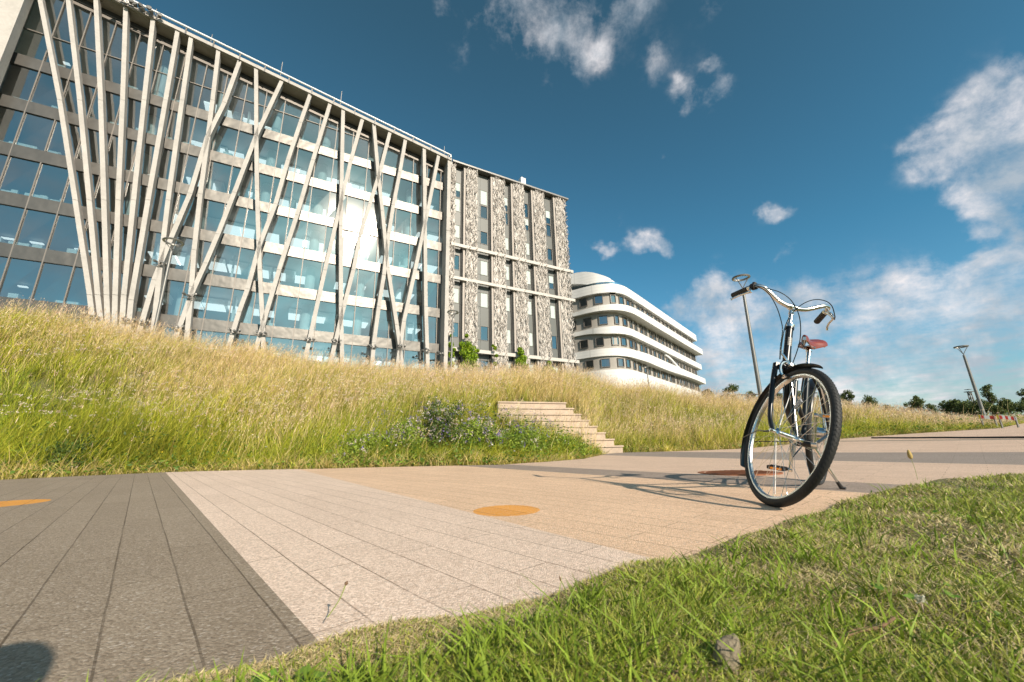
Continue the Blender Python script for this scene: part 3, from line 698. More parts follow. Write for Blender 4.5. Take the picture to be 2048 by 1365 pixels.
def band(name, zt, zb, inset, depth, mt, ss=SS):
    """zt, zb, inset: callables of s"""
    vs, fs = [], []
    for s in ss:
        i0 = inset(s); p, t, n_ = foot(s, i0); q = p+n_*(depth)
        a, b = zt(s), zb(s)
        vs += [p+[0, 0, a], p+[0, 0, b], q+[0, 0, b], q+[0, 0, a]]
        vs[-4] = p-n_*0+np.array([0, 0, a])
    for i in range(len(ss)-1):
        for k in range(4): fs.append((i*4+k, (i+1)*4+k, (i+1)*4+(k+1) % 4, i*4+(k+1) % 4))
    fs += [(0, 1, 2, 3), tuple((len(ss)-1)*4+k for k in (3, 2, 1, 0))]
    mb = MB(); mb.add(vs, fs); return mb.build(name, mt, cb, True)
sstep = lambda x, a, b: (lambda t: t*t*(3-2*t))(min(max((x-a)/(b-a), 0), 1))
IN0 = .6
band('wall', lambda s: 25.0, lambda s: 0., lambda s: IN0, 9, M['beige'])
c0 = arc[8*4]
band('band', lambda s: 26.0, lambda s: 24.5, lambda s: 0, 8, M['white'])
band('band', lambda s: 22.3-.5*sstep(s, c0+3, c0-8), lambda s: 21.35-.35*sstep(s, c0-2, c0+14), lambda s: -.15-.75*sstep(s, c0-6, c0+10), 3, M['white'])
band('band', lambda s: 18.75-1.1*sstep(s, c0+9, c0+15)*sstep(s, c0+24, c0+16)*0, lambda s: 17.55+.5*sstep(s, c0+2, c0-3), lambda s: .25-.45*sstep(s, c0-3, c0+2), 3, M['white'])
band('band', lambda s: 15.35-.3*sstep(s, c0-4, c0-8), lambda s: 14.0+.2*math.sin(s*.15), lambda s: .3-.9*sstep(s, c0+2, c0+12), 3, M['white'])
band('band', lambda s: 11.9, lambda s: 5.0, lambda s: -.1, 3, M['white'])
# pinched swoops that run from one band down to the next
def swoop(s0, s1, za, zb_, th=.9, inset=-.05):
    ss = np.linspace(s0, s1, 24); f = lambda s: za+(zb_-za)*sstep(s, s0, s1)
    band('swoop', lambda s: f(s)+th/2, lambda s: f(s)-th/2, lambda s: inset, 1.4, M['white'], ss)
swoop(c0+22, c0+33, 17.3, 15.4, .4, .2)
band('penthouse_band', lambda s: 29.3-3.4*sstep(s, c0-4, c0+8), lambda s: 27.6-2.0*sstep(s, c0-6, c0+3), lambda s: .5+.4*sstep(s, c0-8, c0+2), 6, M['white'], np.linspace(0, c0+7.5, 50))
band('penthouse_glazing', lambda s: 27.7-1.9*sstep(s, c0-6, c0+3), lambda s: 25.9, lambda s: 1.3, 4, M['winglass'], np.linspace(0, c0+2.5, 30))
band('balustrade', lambda s: 26.55, lambda s: 26.0, lambda s: .5, .04, M['winglass'], np.linspace(c0-3, c0+9, 30))
# facade panel joints are thin recessed lines
mb = MB()
wr = random.Random(12)
levels = [(22.95, 24.2), (19.4, 20.7), (15.95, 17.15), (12.5, 13.7)]
for li, (z0, z1) in enumerate(levels):
    s = 5.2+[.0, .5, -.4, .3][li]; k = 0
    while s < LT-2.2:
        wdt = 1.30 if s < c0+2 else wr.choice([1.05, 1.2, .8])
        p, t, n_ = foot(s, IN0-.015); q, t2, n2 = foot(s+wdt, IN0-.015)
        tt_ = (q-p)/np.linalg.norm(q-p); nn = np.array([-tt_[1], tt_[0], 0])
        def qb(mb, u0, u1, v0, v1, o0, o1):
            P = []
            for zz in (v0, v1): P += [p+tt_*u0+nn*o0+[0, 0, zz], p+tt_*u1+nn*o0+[0, 0, zz], p+tt_*u1+nn*o1+[0, 0, zz], p+tt_*u0+nn*o1+[0, 0, zz]]
            mb.box8(P)
        f = MB(); W2 = np.linalg.norm(q-p); fw = .09
        qb(f, -fw, 0, z0, z1, -.16, .05); qb(f, W2, W2+fw, z0, z1, -.16, .05); qb(f, -fw, W2+fw, z1, z1+fw, -.16, .05); qb(f, -fw, W2+fw, z0-fw, z0, -.18, .05)
        win = f.build('window', M['mull'], cb)
        g = MB(); g.add([p+[0, 0, z0]-nn*.03, p+tt_*W2+[0, 0, z0]-nn*.03, p+tt_*W2+[0, 0, z1]-nn*.03, p+[0, 0, z1]-nn*.03], [(0, 1, 2, 3)]); g.build('pane', M['winglass'], win)
        g = MB(); rc = M['blind'] if wr.random() < .35 and s > c0 else M['roomshade']; g.add([p+[0, 0, z0]-nn*.008, p+tt_*W2+[0, 0, z0]-nn*.008, p+tt_*W2+[0, 0, z1]-nn*.008, p+[0, 0, z1]-nn*.008], [(0, 1, 2, 3)]); g.build('room_shade_sheet', rc, win)  # flat sheet: interior shade as colour, a blind on some windows
        s += 2.75 if s < c0+1 else (2.35 if k % 2 else 1.9); k += 1
for li, (z0, z1) in enumerate(levels):   # glazed end corner of each storey
    ss = np.linspace(LT-1.9, LT, 6); band('corner_glazing', lambda s: z1+.1, lambda s: z0-.3, lambda s: IN0-.05, .04, M['winglass'], ss)
mb = MB(); p = E3-D3*9; mb.box(p+np.array([-3, 2.5, 27.0]), 2.2, 1.8, 1.2); mb.build('rooftop_unit', M['white'], cb)
mb = MB(); mb.tube([p+[-3.3, 2.5, 27.5], p+[-3.3, 2.5, 29.6]], .05, 5); mb.build('antenna', M['galv'], cb)

# ------------------------------------------------------------------ steps
st = empty('garden_steps', (1.2, 10.3, .2), 'flight of pale concrete steps cut into the grassy bank', 'steps')
ea = np.array([math.sin(math.radians(72)), math.cos(math.radians(72)), 0]); eb = np.array([-ea[1], ea[0], 0])
for k in range(8):
    x = 2.64-.175*k; b = 8.86+.155*k; y = (b+.309*x)/.951; zt = .215+.165*(k+1)
    x = x*1.0; Rr = np.array([x, y, 0]); L_ = (x+.40)/ea[0]
    mb = MB(); c = Rr-ea*L_/2
    mb.box(c+eb*.55+np.array([0, 0, (zt-.035)/2-.05]), L_-.02, 1.1, zt-.035+.1, ea, eb)
    mb.box(c+eb*.545+np.array([0, 0, zt-.0175]), L_+.01, 1.15, .035, ea, eb)
    mb.build('step', M['step'], st)

# ------------------------------------------------------------------ street lamps
def lamp(base, top, label, rad=.36, rp=.062, rt=.05, tilt=(0, 0)):
    base = np.array(base, float); top = np.array(top, float)
    e = empty('street_lamp', base, label, 'street lamp', 'ring-headed street lamps')
    ax = (top-base)/np.linalg.norm(top-base); neck = base+ax*(np.linalg.norm(top-base)-.55)
    mb = MB(); mb.tube([base-ax*.3, neck], [rp*1.1, rt], 14); mb.build('pole', M['galv'], e, True)
    u = np.cross(ax, [0, 1, 0]); u /= np.linalg.norm(u); v = np.cross(ax, u)
    for a in (0.3, 0.3+pi*.72, 0.3+pi*1.38):
        dd = u*math.cos(a)+v*math.sin(a); mb = MB(); mb.tube(smooth_path([neck-ax*.05, neck+dd*.02+ax*.08, neck+dd*rad*.42+ax*.30, top+dd*rad*.93], 5), .017, 6); mb.build('arm', M['galv'], e, True)
    mb = MB(); mb.revolve(top, ax, [(rad*.80, -.03), (rad*1.03, -.03), (rad*1.06, .0), (rad*1.0, .035), (rad*.82, .035)], 40); mb.build('lamp_ring', M['galv'], e, True)
    mb = MB(); mb.revolve(top-ax*.034, ax, [(rad*.83, -.006), (rad*.97, -.006), (rad*.97, .002), (rad*.83, .002)], 40); mb.build('diffuser', M['whitep'], e)
    return e
def at_r(px, py, r): d = ray(px, py); return CAM+d*(r/math.hypot(d[0], d[1]))
def lamp_px(basepx, toppx, r, label, **k):
    t = at_r(*toppx, r); b = at_r(*basepx, r); b[:2] = t[:2]+(b[:2]-t[:2])*1.0; zb = float(Zg(b[0], b[1])); 
    # keep the pole on the sight line but run it down to the ground
    f = (t[2]-zb)/(t[2]-b[2]); b = t+(b-t)*f; return lamp(b, t, label, **k)
lamp_px((1974.5, 850), (1922, 694), 38, 'farther lamp post on the right, beside the red and white barrier', rad=.33, rp=.09, rt=.065)
lamp_px((1521, 790), (1482, 556), 19.0, 'tall leaning lamp post directly behind the bicycle handlebar', rad=.34, rp=.082, rt=.056)
lamp_px((303, 690), (347, 484), 25.0, 'lamp post in front of the slanting columns of the glass front', rad=.42, rp=.075, rt=.06)
lamp_px((902, 742), (906, 625), 25.0, 'lamp post standing before the narrow vine where the two facades meet', rad=.36)
lamp_px((1297, 765), (1293, 734), 45, 'small distant lamp post in front of the white curved building', rad=.35, rp=.06)

# ------------------------------------------------------------------ distant trees and shrubs
def tree(px, py_top, width_px, r, label, kind='tree', seed=0, cols=None, tall=1.0, name='tree'):
    d = ray(px, py_top); hr = math.hypot(d[0], d[1]); x, y = d[0]/hr*r, d[1]/hr*r; zt = .32+r*d[2]/hr; zb = float(Zg(x, y))
    d2 = ray(px+width_px, py_top); ang = math.acos(min(1, (d[0]*d2[0]+d[1]*d2[1])/hr/math.hypot(d2[0], d2[1]))); W_ = ang*r; Hh = max(zt-zb, 1.0)
    e = empty(name, (x, y, zb), label, kind, 'trees and shrubs along the skyline'); r_ = random.Random(seed)
    mb = MB(); lean = r_.uniform(-.05, .05)*Hh; tr_ = .02*Hh+.03
    mb.tube([(x, y, zb-.2), (x+lean*.3, y, zb+Hh*.3), (x+lean, y, zb+Hh*.75)], [tr_, tr_*.7, tr_*.25], 8)
    cs, rs = [], []
    for i in range(16):
        t = r_.uniform(.42, .93); a = r_.uniform(0, 2*pi); q = W_/2*math.sqrt(max(1-((t-.66)/.36)**2, .05))*.8*r_.uniform(.25, 1)
        c = np.array([x+lean*t+math.cos(a)*q, y+math.sin(a)*q, zb+Hh*t]); cs.append(c); rs.append(min(W_, Hh)*r_.uniform(.14, .25))
        mb.tube([(x+lean*t*.6, y, zb+Hh*t*.6), (c[0], c[1], c[2])], [tr_*.35, tr_*.12], 5)
    cs.append(np.array([x+lean, y, zb+Hh*.90])); rs.append(min(W_, Hh)*.17)
    mb.build('trunk', M['bark'], e)
    cols = cols or [(.08, .11, .035), (.12, .155, .045), (.16, .19, .06), (.06, .085, .03)]
    V, Fq, cc = leaf_cloud(cs, int(2300), np.array(rs), max(.05, min(W_, Hh)*.045), cols, seed+5); V -= np.array([x, y, zb])
    o = np_mesh('crown', V, Fq, cc, M['leaf']); o.parent = e
    return e
LT_ = [(.10, .11, .03), (.13, .12, .045), (.07, .09, .03), (.15, .13, .06)]
tree(1415, 777, 34, 42, 'olive-brown shrub on the bank just right of the white curved building', 'shrub', 1, LT_, name='shrub')
tree(1441, 790, 14, 46, 'tiny shrub between the olive shrub and the round tree', 'shrub', 2, LT_, name='shrub')
tree(1464, 770, 40, 60, 'round dark tree left of the tall leaning lamp post', 'tree', 3)
tree(1502, 779, 34, 62, 'dark tree behind the foot of the tall leaning lamp post', 'tree', 4)
tree(1548, 786, 46, 66, 'tree seen through the upper left of the front wheel', 'tree', 5)
tree(1592, 784, 42, 66, 'tree seen through the middle of the front wheel', 'tree', 17)
tree(1640, 786, 40, 66, 'tree seen behind the saddle tube of the bicycle', 'tree', 18)
tree(1688, 779, 38, 55, 'tree standing just right of the front tyre', 'tree', 6)
tree(1737, 793, 42, 40, 'pointed bush right of the tree beside the tyre', 'shrub', 7, name='shrub')
tree(1775, 812, 44, 58, 'low dark shrub between the pointed bush and the domed tree', 'shrub', 19, name='shrub')
tree(1832, 790, 44, 68, 'domed tree at the middle of the right-hand skyline', 'tree', 8)
tree(1808, 806, 30, 72, 'low shrub at the left foot of the domed tree', 'shrub', 20, name='shrub')
tree(1860, 806, 36, 72, 'low shrub at the right foot of the domed tree', 'shrub', 21, name='shrub')
tree(1886, 798, 30, 70, 'small tree left of the lattice mast', 'tree', 9)
tree(1928, 806, 64, 52, 'broad green shrub left of the farther lamp post', 'shrub', 10, name='shrub')
tree(1968, 768, 42, 60, 'tallest dark tree behind the farther lamp post', 'tree', 11)
tree(2012, 800, 62, 50, 'broad green shrub right of the farther lamp post', 'shrub', 12, name='shrub')
tree(2046, 774, 44, 62, 'tall tree cut by the right edge of the picture', 'tree', 13)
tree(1990, 812, 70, 46, 'low dense hedge-like shrub above the red and white barrier', 'shrub', 14, name='shrub')
tree(1900, 804, 90, 54, 'long low green thicket ending left of the lamp post', 'shrub', 24, name='shrub')
tree(1952, 803, 70, 48, 'dense green thicket behind the farther lamp post', 'shrub', 25, name='shrub')
tree(2042, 802, 70, 47, 'dense green thicket under the tall cut tree at the right edge', 'shrub', 26, name='shrub')
tree(2085, 790, 60, 55, 'tree beyond the right edge next to the tall cut tree', 'tree', 15)
# lattice mast
d = ray(1938, 784); hr = math.hypot(d[0], d[1]); x, y = d[0]/hr*120, d[1]/hr*120; zt = .32+120*d[2]/hr; zb = float(Zg(x, y))
e = empty('lattice_mast', (x, y, zb), 'dark steel lattice mast with a platform on the right skyline', 'mast')
mb = MB(); hw = .24
cor = [(-1, -1), (1, -1), (1, 1), (-1, 1)]
for a, b in cor: mb.tube([(x+a*hw*1.5, y+b*hw*1.5, zb), (x+a*hw*.7, y+b*hw*.7, zt)], .09, 5)
for k in range(9):
    f = k/9; g_ = (k+1)/9; w0, w1 = hw*(1.5-.8*f), hw*(1.5-.8*g_); z0_, z1_ = zb+(zt-zb)*f, zb+(zt-zb)*g_
    for i in range(4):
        a, b = cor[i], cor[(i+1) % 4]; mb.tube([(x+a[0]*w0, y+a[1]*w0, z0_), (x+b[0]*w1, y+b[1]*w1, z1_)], .06, 4)
mb.build('lattice', M['galv'], e); mb = MB(); mb.box((x, y, zt), 1.0, 1.0, .14); mb.box((x, y, zt+.45), .8, .8, .08); mb.build('platform', M['frame'], e)
# railing on the bank
a = at_r(1446, 791, 24); b = at_r(1640, 786, 24); 
e = empty('railing', (float(a[0]), float(a[1]), float(Zg(a[0], a[1]))), 'grey metal railing on top of the bank behind the front wheel', 'railing')
mb = MB(); mb.tube([a, b], .03, 6); mb.tube([a-[0, 0, .32], b-[0, 0, .32]], .02, 6); mb.build('rail', M['galv'], e, True)
for k in range(8):
    p = a+(b-a)*k/7; mb = MB(); mb.tube([(p[0], p[1], float(Zg(p[0], p[1]))-.1), p], .025, 6); mb.build('post', M['galv'], e, True)
# barriers
def barrier(p0, p1, r, label, stripes, first):
    a, b = at_r(*p0, r), at_r(*p1, r); e = empty('road_barrier', (float(a[0]), float(a[1]), float(Zg(a[0], a[1]))), label, 'barrier', 'barriers at the end of the path')
    t = (b-a); L_ = np.linalg.norm(t); t /= L_; n_ = np.cross(t, [0, 0, 1]); n_ /= np.linalg.norm(n_)
    mb = MB()
    for k in range(stripes): mb.mi = (k+first) % 2; mb.box(a+t*L_*(k+.5)/stripes, L_/stripes, .025, .085, t, n_)
    mb.build('board', [M['red'], M['whitep']], e)
    for f in (.12, .93):
        p = a+t*L_*f; mb = MB(); mb.box(np.array([p[0], p[1], (p[2]+float(Zg(p[0], p[1])))/2]), .028, .028, p[2]-float(Zg(p[0], p[1]))+.1); mb.build('post', M['galv'], e)
    mb = MB(); mb.box(a+t*.02, .035, .035, .095, t, n_); mb.build('end_reflector', M['yellow'], e)
barrier((1993, 834), (2034, 838), 15.6, 'red and white striped barrier board right of the farther lamp post', 7, 1)
barrier((1957, 834), (1991, 836), 16.5, 'dark red barrier board just behind the farther lamp post', 3, 0)
# flat black strip and rusty cover on the path, edge of the far path
def gp(x, y, dz=0.): return np.array([x, y, float(T(x, y))+dz])
mb = MB(); a, b = (8.75, 10.2), (8.35, 5.6)
P = [np.array([a[0]+(b[0]-a[0])*k/12+.03*math.sin(k*1.7), a[1]+(b[1]-a[1])*k/12]) for k in range(13)]
mb.tube([gp(p[0], p[1], .012) for p in P], .020, 6); o = tag(mb.build('cable_cover', M['rubber'], origin=gp(8.5, 8)), 'long black cable cover lying across the far end of the path', 'cable cover')
cv = empty('drain_cover', gp(2.03, 3.86), 'round rusty iron drain cover set in the paving left of the front wheel', 'drain cover')
mb = MB(); mb.revolve(gp(2.03, 3.86, .004), (0, 0, 1), [(.29, -.01), (.34, -.01), (.34, .001), (.29, .002)], 40); mb.build('rim', M['rust'], cv)
mb = MB(); mb.revolve(gp(2.03, 3.86, .0), (0, 0, 1), [(.001, -.01), (.288, -.01), (.288, .001), (.001, .001)], 40)
for k in range(-6, 7):
    hw = math.sqrt(max(.27**2-(k*.042)**2, .001)); mb.box(gp(2.03+k*.042*.8, 3.86+k*.042*.6, .004), .018, 2*hw, .006, (.8, .6, 0), (-.6, .8, 0))
mb.build('grate', M['rust'], cv)

# ------------------------------------------------------------------ bicycle
BP = [1.1932, 2.0251, 0, 3.92995, -.16439, .74783]
WB, RW, HA = 1.08, .345, math.radians(67)
Fc = np.array([BP[0], BP[1], float(T(BP[0], BP[1]))])
Rc = Fc-WB*np.array([math.sin(BP[3]), math.cos(BP[3]), 0]); Rc[2] = float(T(Rc[0], Rc[1]))
bu = Fc-Rc; bu /= np.linalg.norm(bu); l0 = np.cross([0, 0, 1.], bu); l0 /= np.linalg.norm(l0); w0 = np.cross(bu, l0)
bl = l0*math.cos(BP[4])+w0*math.sin(BP[4]); bw = w0*math.cos(BP[4])-l0*math.sin(BP[4])
axis = -bu*math.cos(HA)+bw*math.sin(HA); nrm_ = bu*math.sin(HA)+bw*math.cos(HA)
def rotv(v): return v*math.cos(BP[5])+np.cross(axis, v)*math.sin(BP[5])+axis*(axis@v)*(1-math.cos(BP[5]))
Ax0 = bu*WB+bw*RW-nrm_*.06
wl = rotv(bl); dn = np.array([0, 0, -1.]); dn = dn-wl*(dn@wl); dn /= np.linalg.norm(dn)
shf = Fc-(Ax0+rotv(nrm_*.06)+dn*RW)
def PB(a, b, c=0.): return bu*a+bw*b+bl*c+shf
def SB(a, b, c=0.): return Ax0+rotv(nrm_*a+axis*b+bl*c)+shf
bike = empty('bicycle', (Fc+Rc)/2, 'black city bicycle leaning on its kickstand, tan leather saddle and swept silver handlebar', 'bicycle')
def part(mb, name, m_, parent=None, smooth=True): return mb.build(name, m_, parent or bike, smooth)
# frame
mb = MB()
mb.tube([SB(0, .425), SB(0, .655)], .0185, 20)
mb.tube([SB(0, .422), SB(0, .434)], .022, 20); mb.tube([SB(0, .645), SB(0, .657)], .022, 20)
BBp = PB(.47, .285); ST = PB(.47-.34*.46, .285+.94*.46)
mb.tube(smooth_path([SB(0, .450), PB(.84, .49), PB(.66, .37), BBp], 6), .0165, 14)
mb.tube(smooth_path([SB(0, .60), PB(.80, .635), PB(.60, .50), PB(.47-.34*.12, .285+.94*.14)], 6), .0135, 14)
mb.tube([BBp, ST], .0150, 14); mb.tube([PB(.47, .285, -.04), PB(.47, .285, .04)], .022, 16)
for s in (-1, 1):
    mb.tube([PB(.44, .285, s*.02), PB(.33, .295, s*.05), PB(0, RW, s*.064)], [.011, .010, .008], 10)
    mb.tube([ST+bl*s*.014, PB(.22, .62, s*.045), PB(0, RW, s*.064)], [.008, .008, .007], 10)
    mb.box(PB(.005, RW, s*.066), .05, .006, .04, bu, bl, bw)
part(mb, 'frame', M['black'])
mb = MB(); mb.tube([SB(0, .657), SB(0, .672)], [.021, .024], 20); mb.tube([SB(0, .672), SB(0, .682)], .018, 16); mb.tube([SB(0, .408), SB(0, .422)], .023, 20); part(mb, 'headset', M['chrome'])
mb = MB(); c = SB(.0192, .565); e1 = rotv(bl); e2 = rotv(axis)
hb = SB(0, .557)
vs = []
for z_ in (-.026, .026):
    for k in range(9):
        a = -0.62+1.24*k/8; vs.append(hb+rotv(nrm_)*.0196*math.cos(a)+rotv(bl)*.0196*math.sin(a)+axis*z_)
mb.add(vs, [(k, k+1, k+10, k+9) for k in range(8)])
bd = part(mb, 'head_badge', mat('badge_metal', (.26, .25, .235), .5, metal=.2))
for r_i, (z_, ln) in enumerate(((.018, .010), (.006, .013), (-.006, .012), (-.018, .008))):   # raised lettering strokes on the badge
    mb = MB()
    for k in range(4):
        a = -.45+k*.28; p = hb+rotv(nrm_)*.0200*math.cos(a)+rotv(bl)*.0200*math.sin(a)+axis*z_
        mb.box(p, .0015, .0012, ln*.6, rotv(bl)*math.cos(a)-rotv(nrm_)*math.sin(a), rotv(nrm_)*math.cos(a)+rotv(bl)*math.sin(a), axis)
    part(mb, 'emblem_stroke', M['frame'], bd, False)
# fork
mb = MB(); mb.tube([SB(0, .385), SB(0, .415)], .019, 14); mb.box(SB(.0, .396), .032, .118, .024, rotv(nrm_), rotv(bl), axis)
for s in (-1, 1):
    mb.tube(smooth_path([SB(0, .405, s*.052), SB(0, .32, s*.055), SB(.002, .20, s*.057), SB(.014, .09, s*.059), SB(.040, .025, s*.060), SB(.06, 0, s*.060)], 5), [.0135]*11+[.0125-.0003*k for k in range(15)], 12)
part(mb, 'fork', M['black'])
def wheel(ctr, ax, e1, name, hubr):
    ax = ax/np.linalg.norm(ax); e1 = e1-ax*(e1@ax); e1 /= np.linalg.norm(e1); e2 = np.cross(ax, e1)
    we = bpy.data.objects.new(name, None); col.objects.link(we); we.parent = bike; we.location = tuple(ctr-np.array(bike['_o'])); we['_o'] = list(map(float, ctr)); 
    mb = MB(); tr = .0185
    mb.revolve(ctr, ax, [(RW-tr+tr*math.cos(a), tr*math.sin(a)) for a in np.linspace(-2.5, 2.5, 18)], 96, e1)
    mb.mi = 1   # tread blocks
    for k in range(110):
        a = 2*pi*k/110; d = e1*math.cos(a)+e2*math.sin(a); tg = -e1*math.sin(a)+e2*math.cos(a)
        for o_ in (-.0125, -.0045, .0045, .0125):
            q = ctr+d*(RW-tr+math.sqrt(tr*tr-o_*o_))+ax*o_; nn = (q-(ctr+d*(RW-tr))); nn /= np.linalg.norm(nn); al = np.cross(tg, nn)
            mb.box(q+tg*o_*.7, .0130, .0050, .0014, tg*.9+al*.35*np.sign(o_), al, nn)
    mb.mi = 0
    mb.build('tyre', [M['rubber'], M['rubber']], we, True)
    mb = MB(); mb.revolve(ctr, ax, [(RW-.024, .0125), (RW-.020, .0135), (RW-.020, -.0135), (RW-.024, -.0125), (RW-.040, -.0115), (RW-.046, -.005), (RW-.046, .005), (RW-.040, .0115)], 96, e1); mb.build('rim', M['alu'], we, True)
    mb = MB(); mb.revolve(ctr, ax, [(.0045, -.066), (.0085, -.066), (.0085, -.052), (hubr, -.046), (hubr*.55 if hubr < .03 else hubr*.9, -.036), (hubr*.55 if hubr < .03 else hubr*.9, .036), (hubr, .046), (.0085, .052), (.0085, .066), (.0045, .066)], 24, e1); mb.build('hub', M['chrome'], we, True)
    for k in range(36):
        side = 1 if k % 2 else -1; a = 2*pi*k/36; b = a+(1 if (k//2) % 2 else -1)*1.15
        p = ctr+(e1*math.cos(b)+e2*math.sin(b))*hubr*.92+ax*side*.043; q = ctr+(e1*math.cos(a)+e2*math.sin(a))*(RW-.045)+ax*side*.002
        mb = MB(); mb.tube([p, q], .00105, 5); mb.tube([q, q+(p-q)/np.linalg.norm(p-q)*.013], .0021, 5); mb.build('spoke', M['chrome'], we)
    for sg in (-1, 1): mb = MB(); mb.tube([ctr+ax*sg*.060, ctr+ax*sg*.078], .0085, 6); mb.build('axle_nut', M['chrome'], we, True)
    return we, e1, e2
fc = SB(.06, 0); fw, fe1, fe2 = wheel(fc, wl, rotv(nrm_), 'front_wheel', .021)
rc = PB(0, RW); rw, re1, re2 = wheel(rc, bl, bu, 'rear_wheel', .038)
mb = MB(); a = math.radians(162); c_ = fc+(-np.cross(wl, fe1)*0+fe1*math.cos(a)+fe2*math.sin(a))*.20
# pale spoke reflector and white rods painting sunlight on two front spokes
t_ = np.array([0, 0, 1.])-wl*wl[2]; t_ /= np.linalg.norm(t_); h_ = np.cross(wl, t_)
mb.box(fc+t_*.155-h_*(-.045), .052, .008, .026, h_*.75+t_*.66, wl, np.cross(h_*.75+t_*.66, wl)); mb.build('spoke_reflector', M['bottle'], fw)
for sg in (1, -1):
    q = t_*sg; mb = MB(); mb.tube([fc-wl*.040+q*.03+h_*.004*sg, fc-wl*.004+q*.288-h_*.015*sg], .0018, 6); mb.build('painted_spoke_glint', M['whitep'], fw)
# fenders
def fender(ctr, ax, e1, a0, a1, name):
    e1 = e1-ax*(e1@ax); e1 /= np.linalg.norm(e1); r0 = RW+.012; prof = [(r0+.012*math.cos(t), .027*math.sin(t)) for t in np.linspace(-1.45, 1.45, 9)]; prof += [(r-.0022, o*.95) for r, o in prof[::-1]]
    mb = MB(); mb.revolve(ctr, ax, prof, 48, e1, a0, a1); return part(mb, name, M['black'])
# angles measured from 'up' towards the wheel's front
up_f = t_; fwd_f = np.cross(up_f, wl); 
if fwd_f@rotv(bu) < 0: fwd_f = -fwd_f
def fdir(ctr_up, ctr_fwd, deg): a = math.radians(deg); return ctr_up*math.cos(a)+ctr_fwd*math.sin(a)
def fender2(ctr, ax, up_, fwd_, d0, d1, name):
    e2_ = np.cross(ax, up_); sg = 1 if e2_@fwd_ > 0 else -1
    a0, a1 = sorted((math.radians(d0)*sg, math.radians(d1)*sg)); return fender(ctr, ax, up_, a0, a1, name)
ff = fender2(fc, wl, up_f, fwd_f, -118, 22, 'front_fender')
up_r = bw; fwd_r = bu; rf = fender2(rc, bl, up_r, fwd_r, -95, 70, 'rear_fender')
for s in (-1, 1):
    q = fc+fdir(up_f, fwd_f, -92)*(RW+.018)+wl*s*.027; mb = MB(); mb.tube([SB(.056, .0, s*.066), SB(.045, .006, s*.068)+(q-fc)*.3, q], .0028, 6); mb.tube([SB(.056, .0, s*.066)+(q-fc)*.03, SB(.056, 0, s*.066)+(q-fc)*.17], .0048, 6); part(mb, 'fender_stay', M['cable'])
    q = rc+fdir(up_r, fwd_r, -95)*(RW+.018)+bl*s*.027; mb = MB(); mb.tube([PB(0, RW, s*.07), q], .0028, 6); part(mb, 'fender_stay', M['cable'])
# front brake calliper
mb = MB(); o = SB(.034, .399)
mb.tube(smooth_path([o+rotv(bl)*.0, SB(.036, .408, -.025), SB(.036, .388, -.043), SB(.038, .350, -.045), SB(.042, .326, -.036)], 4), [.0085]*9+[.007]*8, 8)
mb.tube(smooth_path([o, SB(.040, .408, .025), SB(.040, .384, .042), SB(.040, .348, .043), SB(.042, .326, .034)], 4), [.0085]*9+[.007]*8, 8)
mb.tube(smooth_path([o, SB(.040, .425, -.022), SB(.034, .455, -.045)], 4), .006, 8); mb.tube([SB(.018, .399), SB(.052, .399)], .008, 12)
mb.box(SB(.044, .320, -.026), .030, .012, .012, rotv(nrm_), rotv(bl), axis); mb.box(SB(.044, .320, .026), .030, .012, .012, rotv(nrm_), rotv(bl), axis)
part(mb, 'brake_calliper', M['chrome'])
# stem, handlebar, grips, levers
mb = MB(); mb.tube([SB(0, .668), SB(0, .770)], .0112, 14); mb.tube(smooth_path([SB(0, .750), SB(.004, .780), SB(.010, .790)], 4), [.0135]*9, 14); mb.tube([SB(.010, .790, -.021), SB(.010, .790, .021)], .0185, 18); mb.tube([SB(.020, .768, .0), SB(.022, .776, 0)], .007, 6); part(mb, 'stem', M['chrome'])
HB = [(.010, .790, 0), (.010, .791, .03), (.006, .810, .080), (.010, .845, .135), (.010, .866, .170), (-.004, .878, .200), (-.030, .883, .2145), (-.0665, .887, .2263), (-.18, .898, .2575)]
pts = [SB(a, b, -c) for a, b, c in HB[::-1]]+[SB(a, b, c) for a, b, c in HB[1:]]
mb = MB(); mb.tube(smooth_path(pts, 8), .0125, 18); part(mb, 'handlebar', M['alu'])
for s in (-1, 1):
    mb = MB(); mb.tube([SB(-.064, .8868, s*.2256), SB(-.070, .8874, s*.2273), SB(-.12, .892, s*.241), SB(-.180, .898, s*.2575), SB(-.184, .8984, s*.2586)], [.0178, .0160, .0168, .0172, .013], 18); part(mb, 'grip', M['grip'])
    mb = MB(); mb.tube([SB(-.040, .8845, s*.2185), SB(-.060, .8865, s*.2245)], .0162, 18)
    # lever: bracket then blade running back beside the grip
    mb.tube(smooth_path([SB(-.048, .880, s*.221), SB(-.022, .850, s*.228), SB(-.006, .822, s*.236)], 4), [.010]*8+[.011], 10)
    mb.tube(smooth_path([SB(.004, .822, s*.232), SB(-.030, .824, s*.246), SB(-.080, .832, s*.262), SB(-.118, .830, s*.278), SB(-.130, .824, s*.288)], 5), [.0078]*5+[.0058]*14+[.008, .009], 10)
    part(mb, 'brake_lever', M['chrome'])
mb = MB(); mb.tube([SB(-.012, .8795, -.206), SB(-.036, .884, -.217)], .021, 18); mb.tube([SB(-.024, .896, -.212), SB(-.024, .908, -.212)], .012, 12); part(mb, 'gear_shifter', M['grip'])
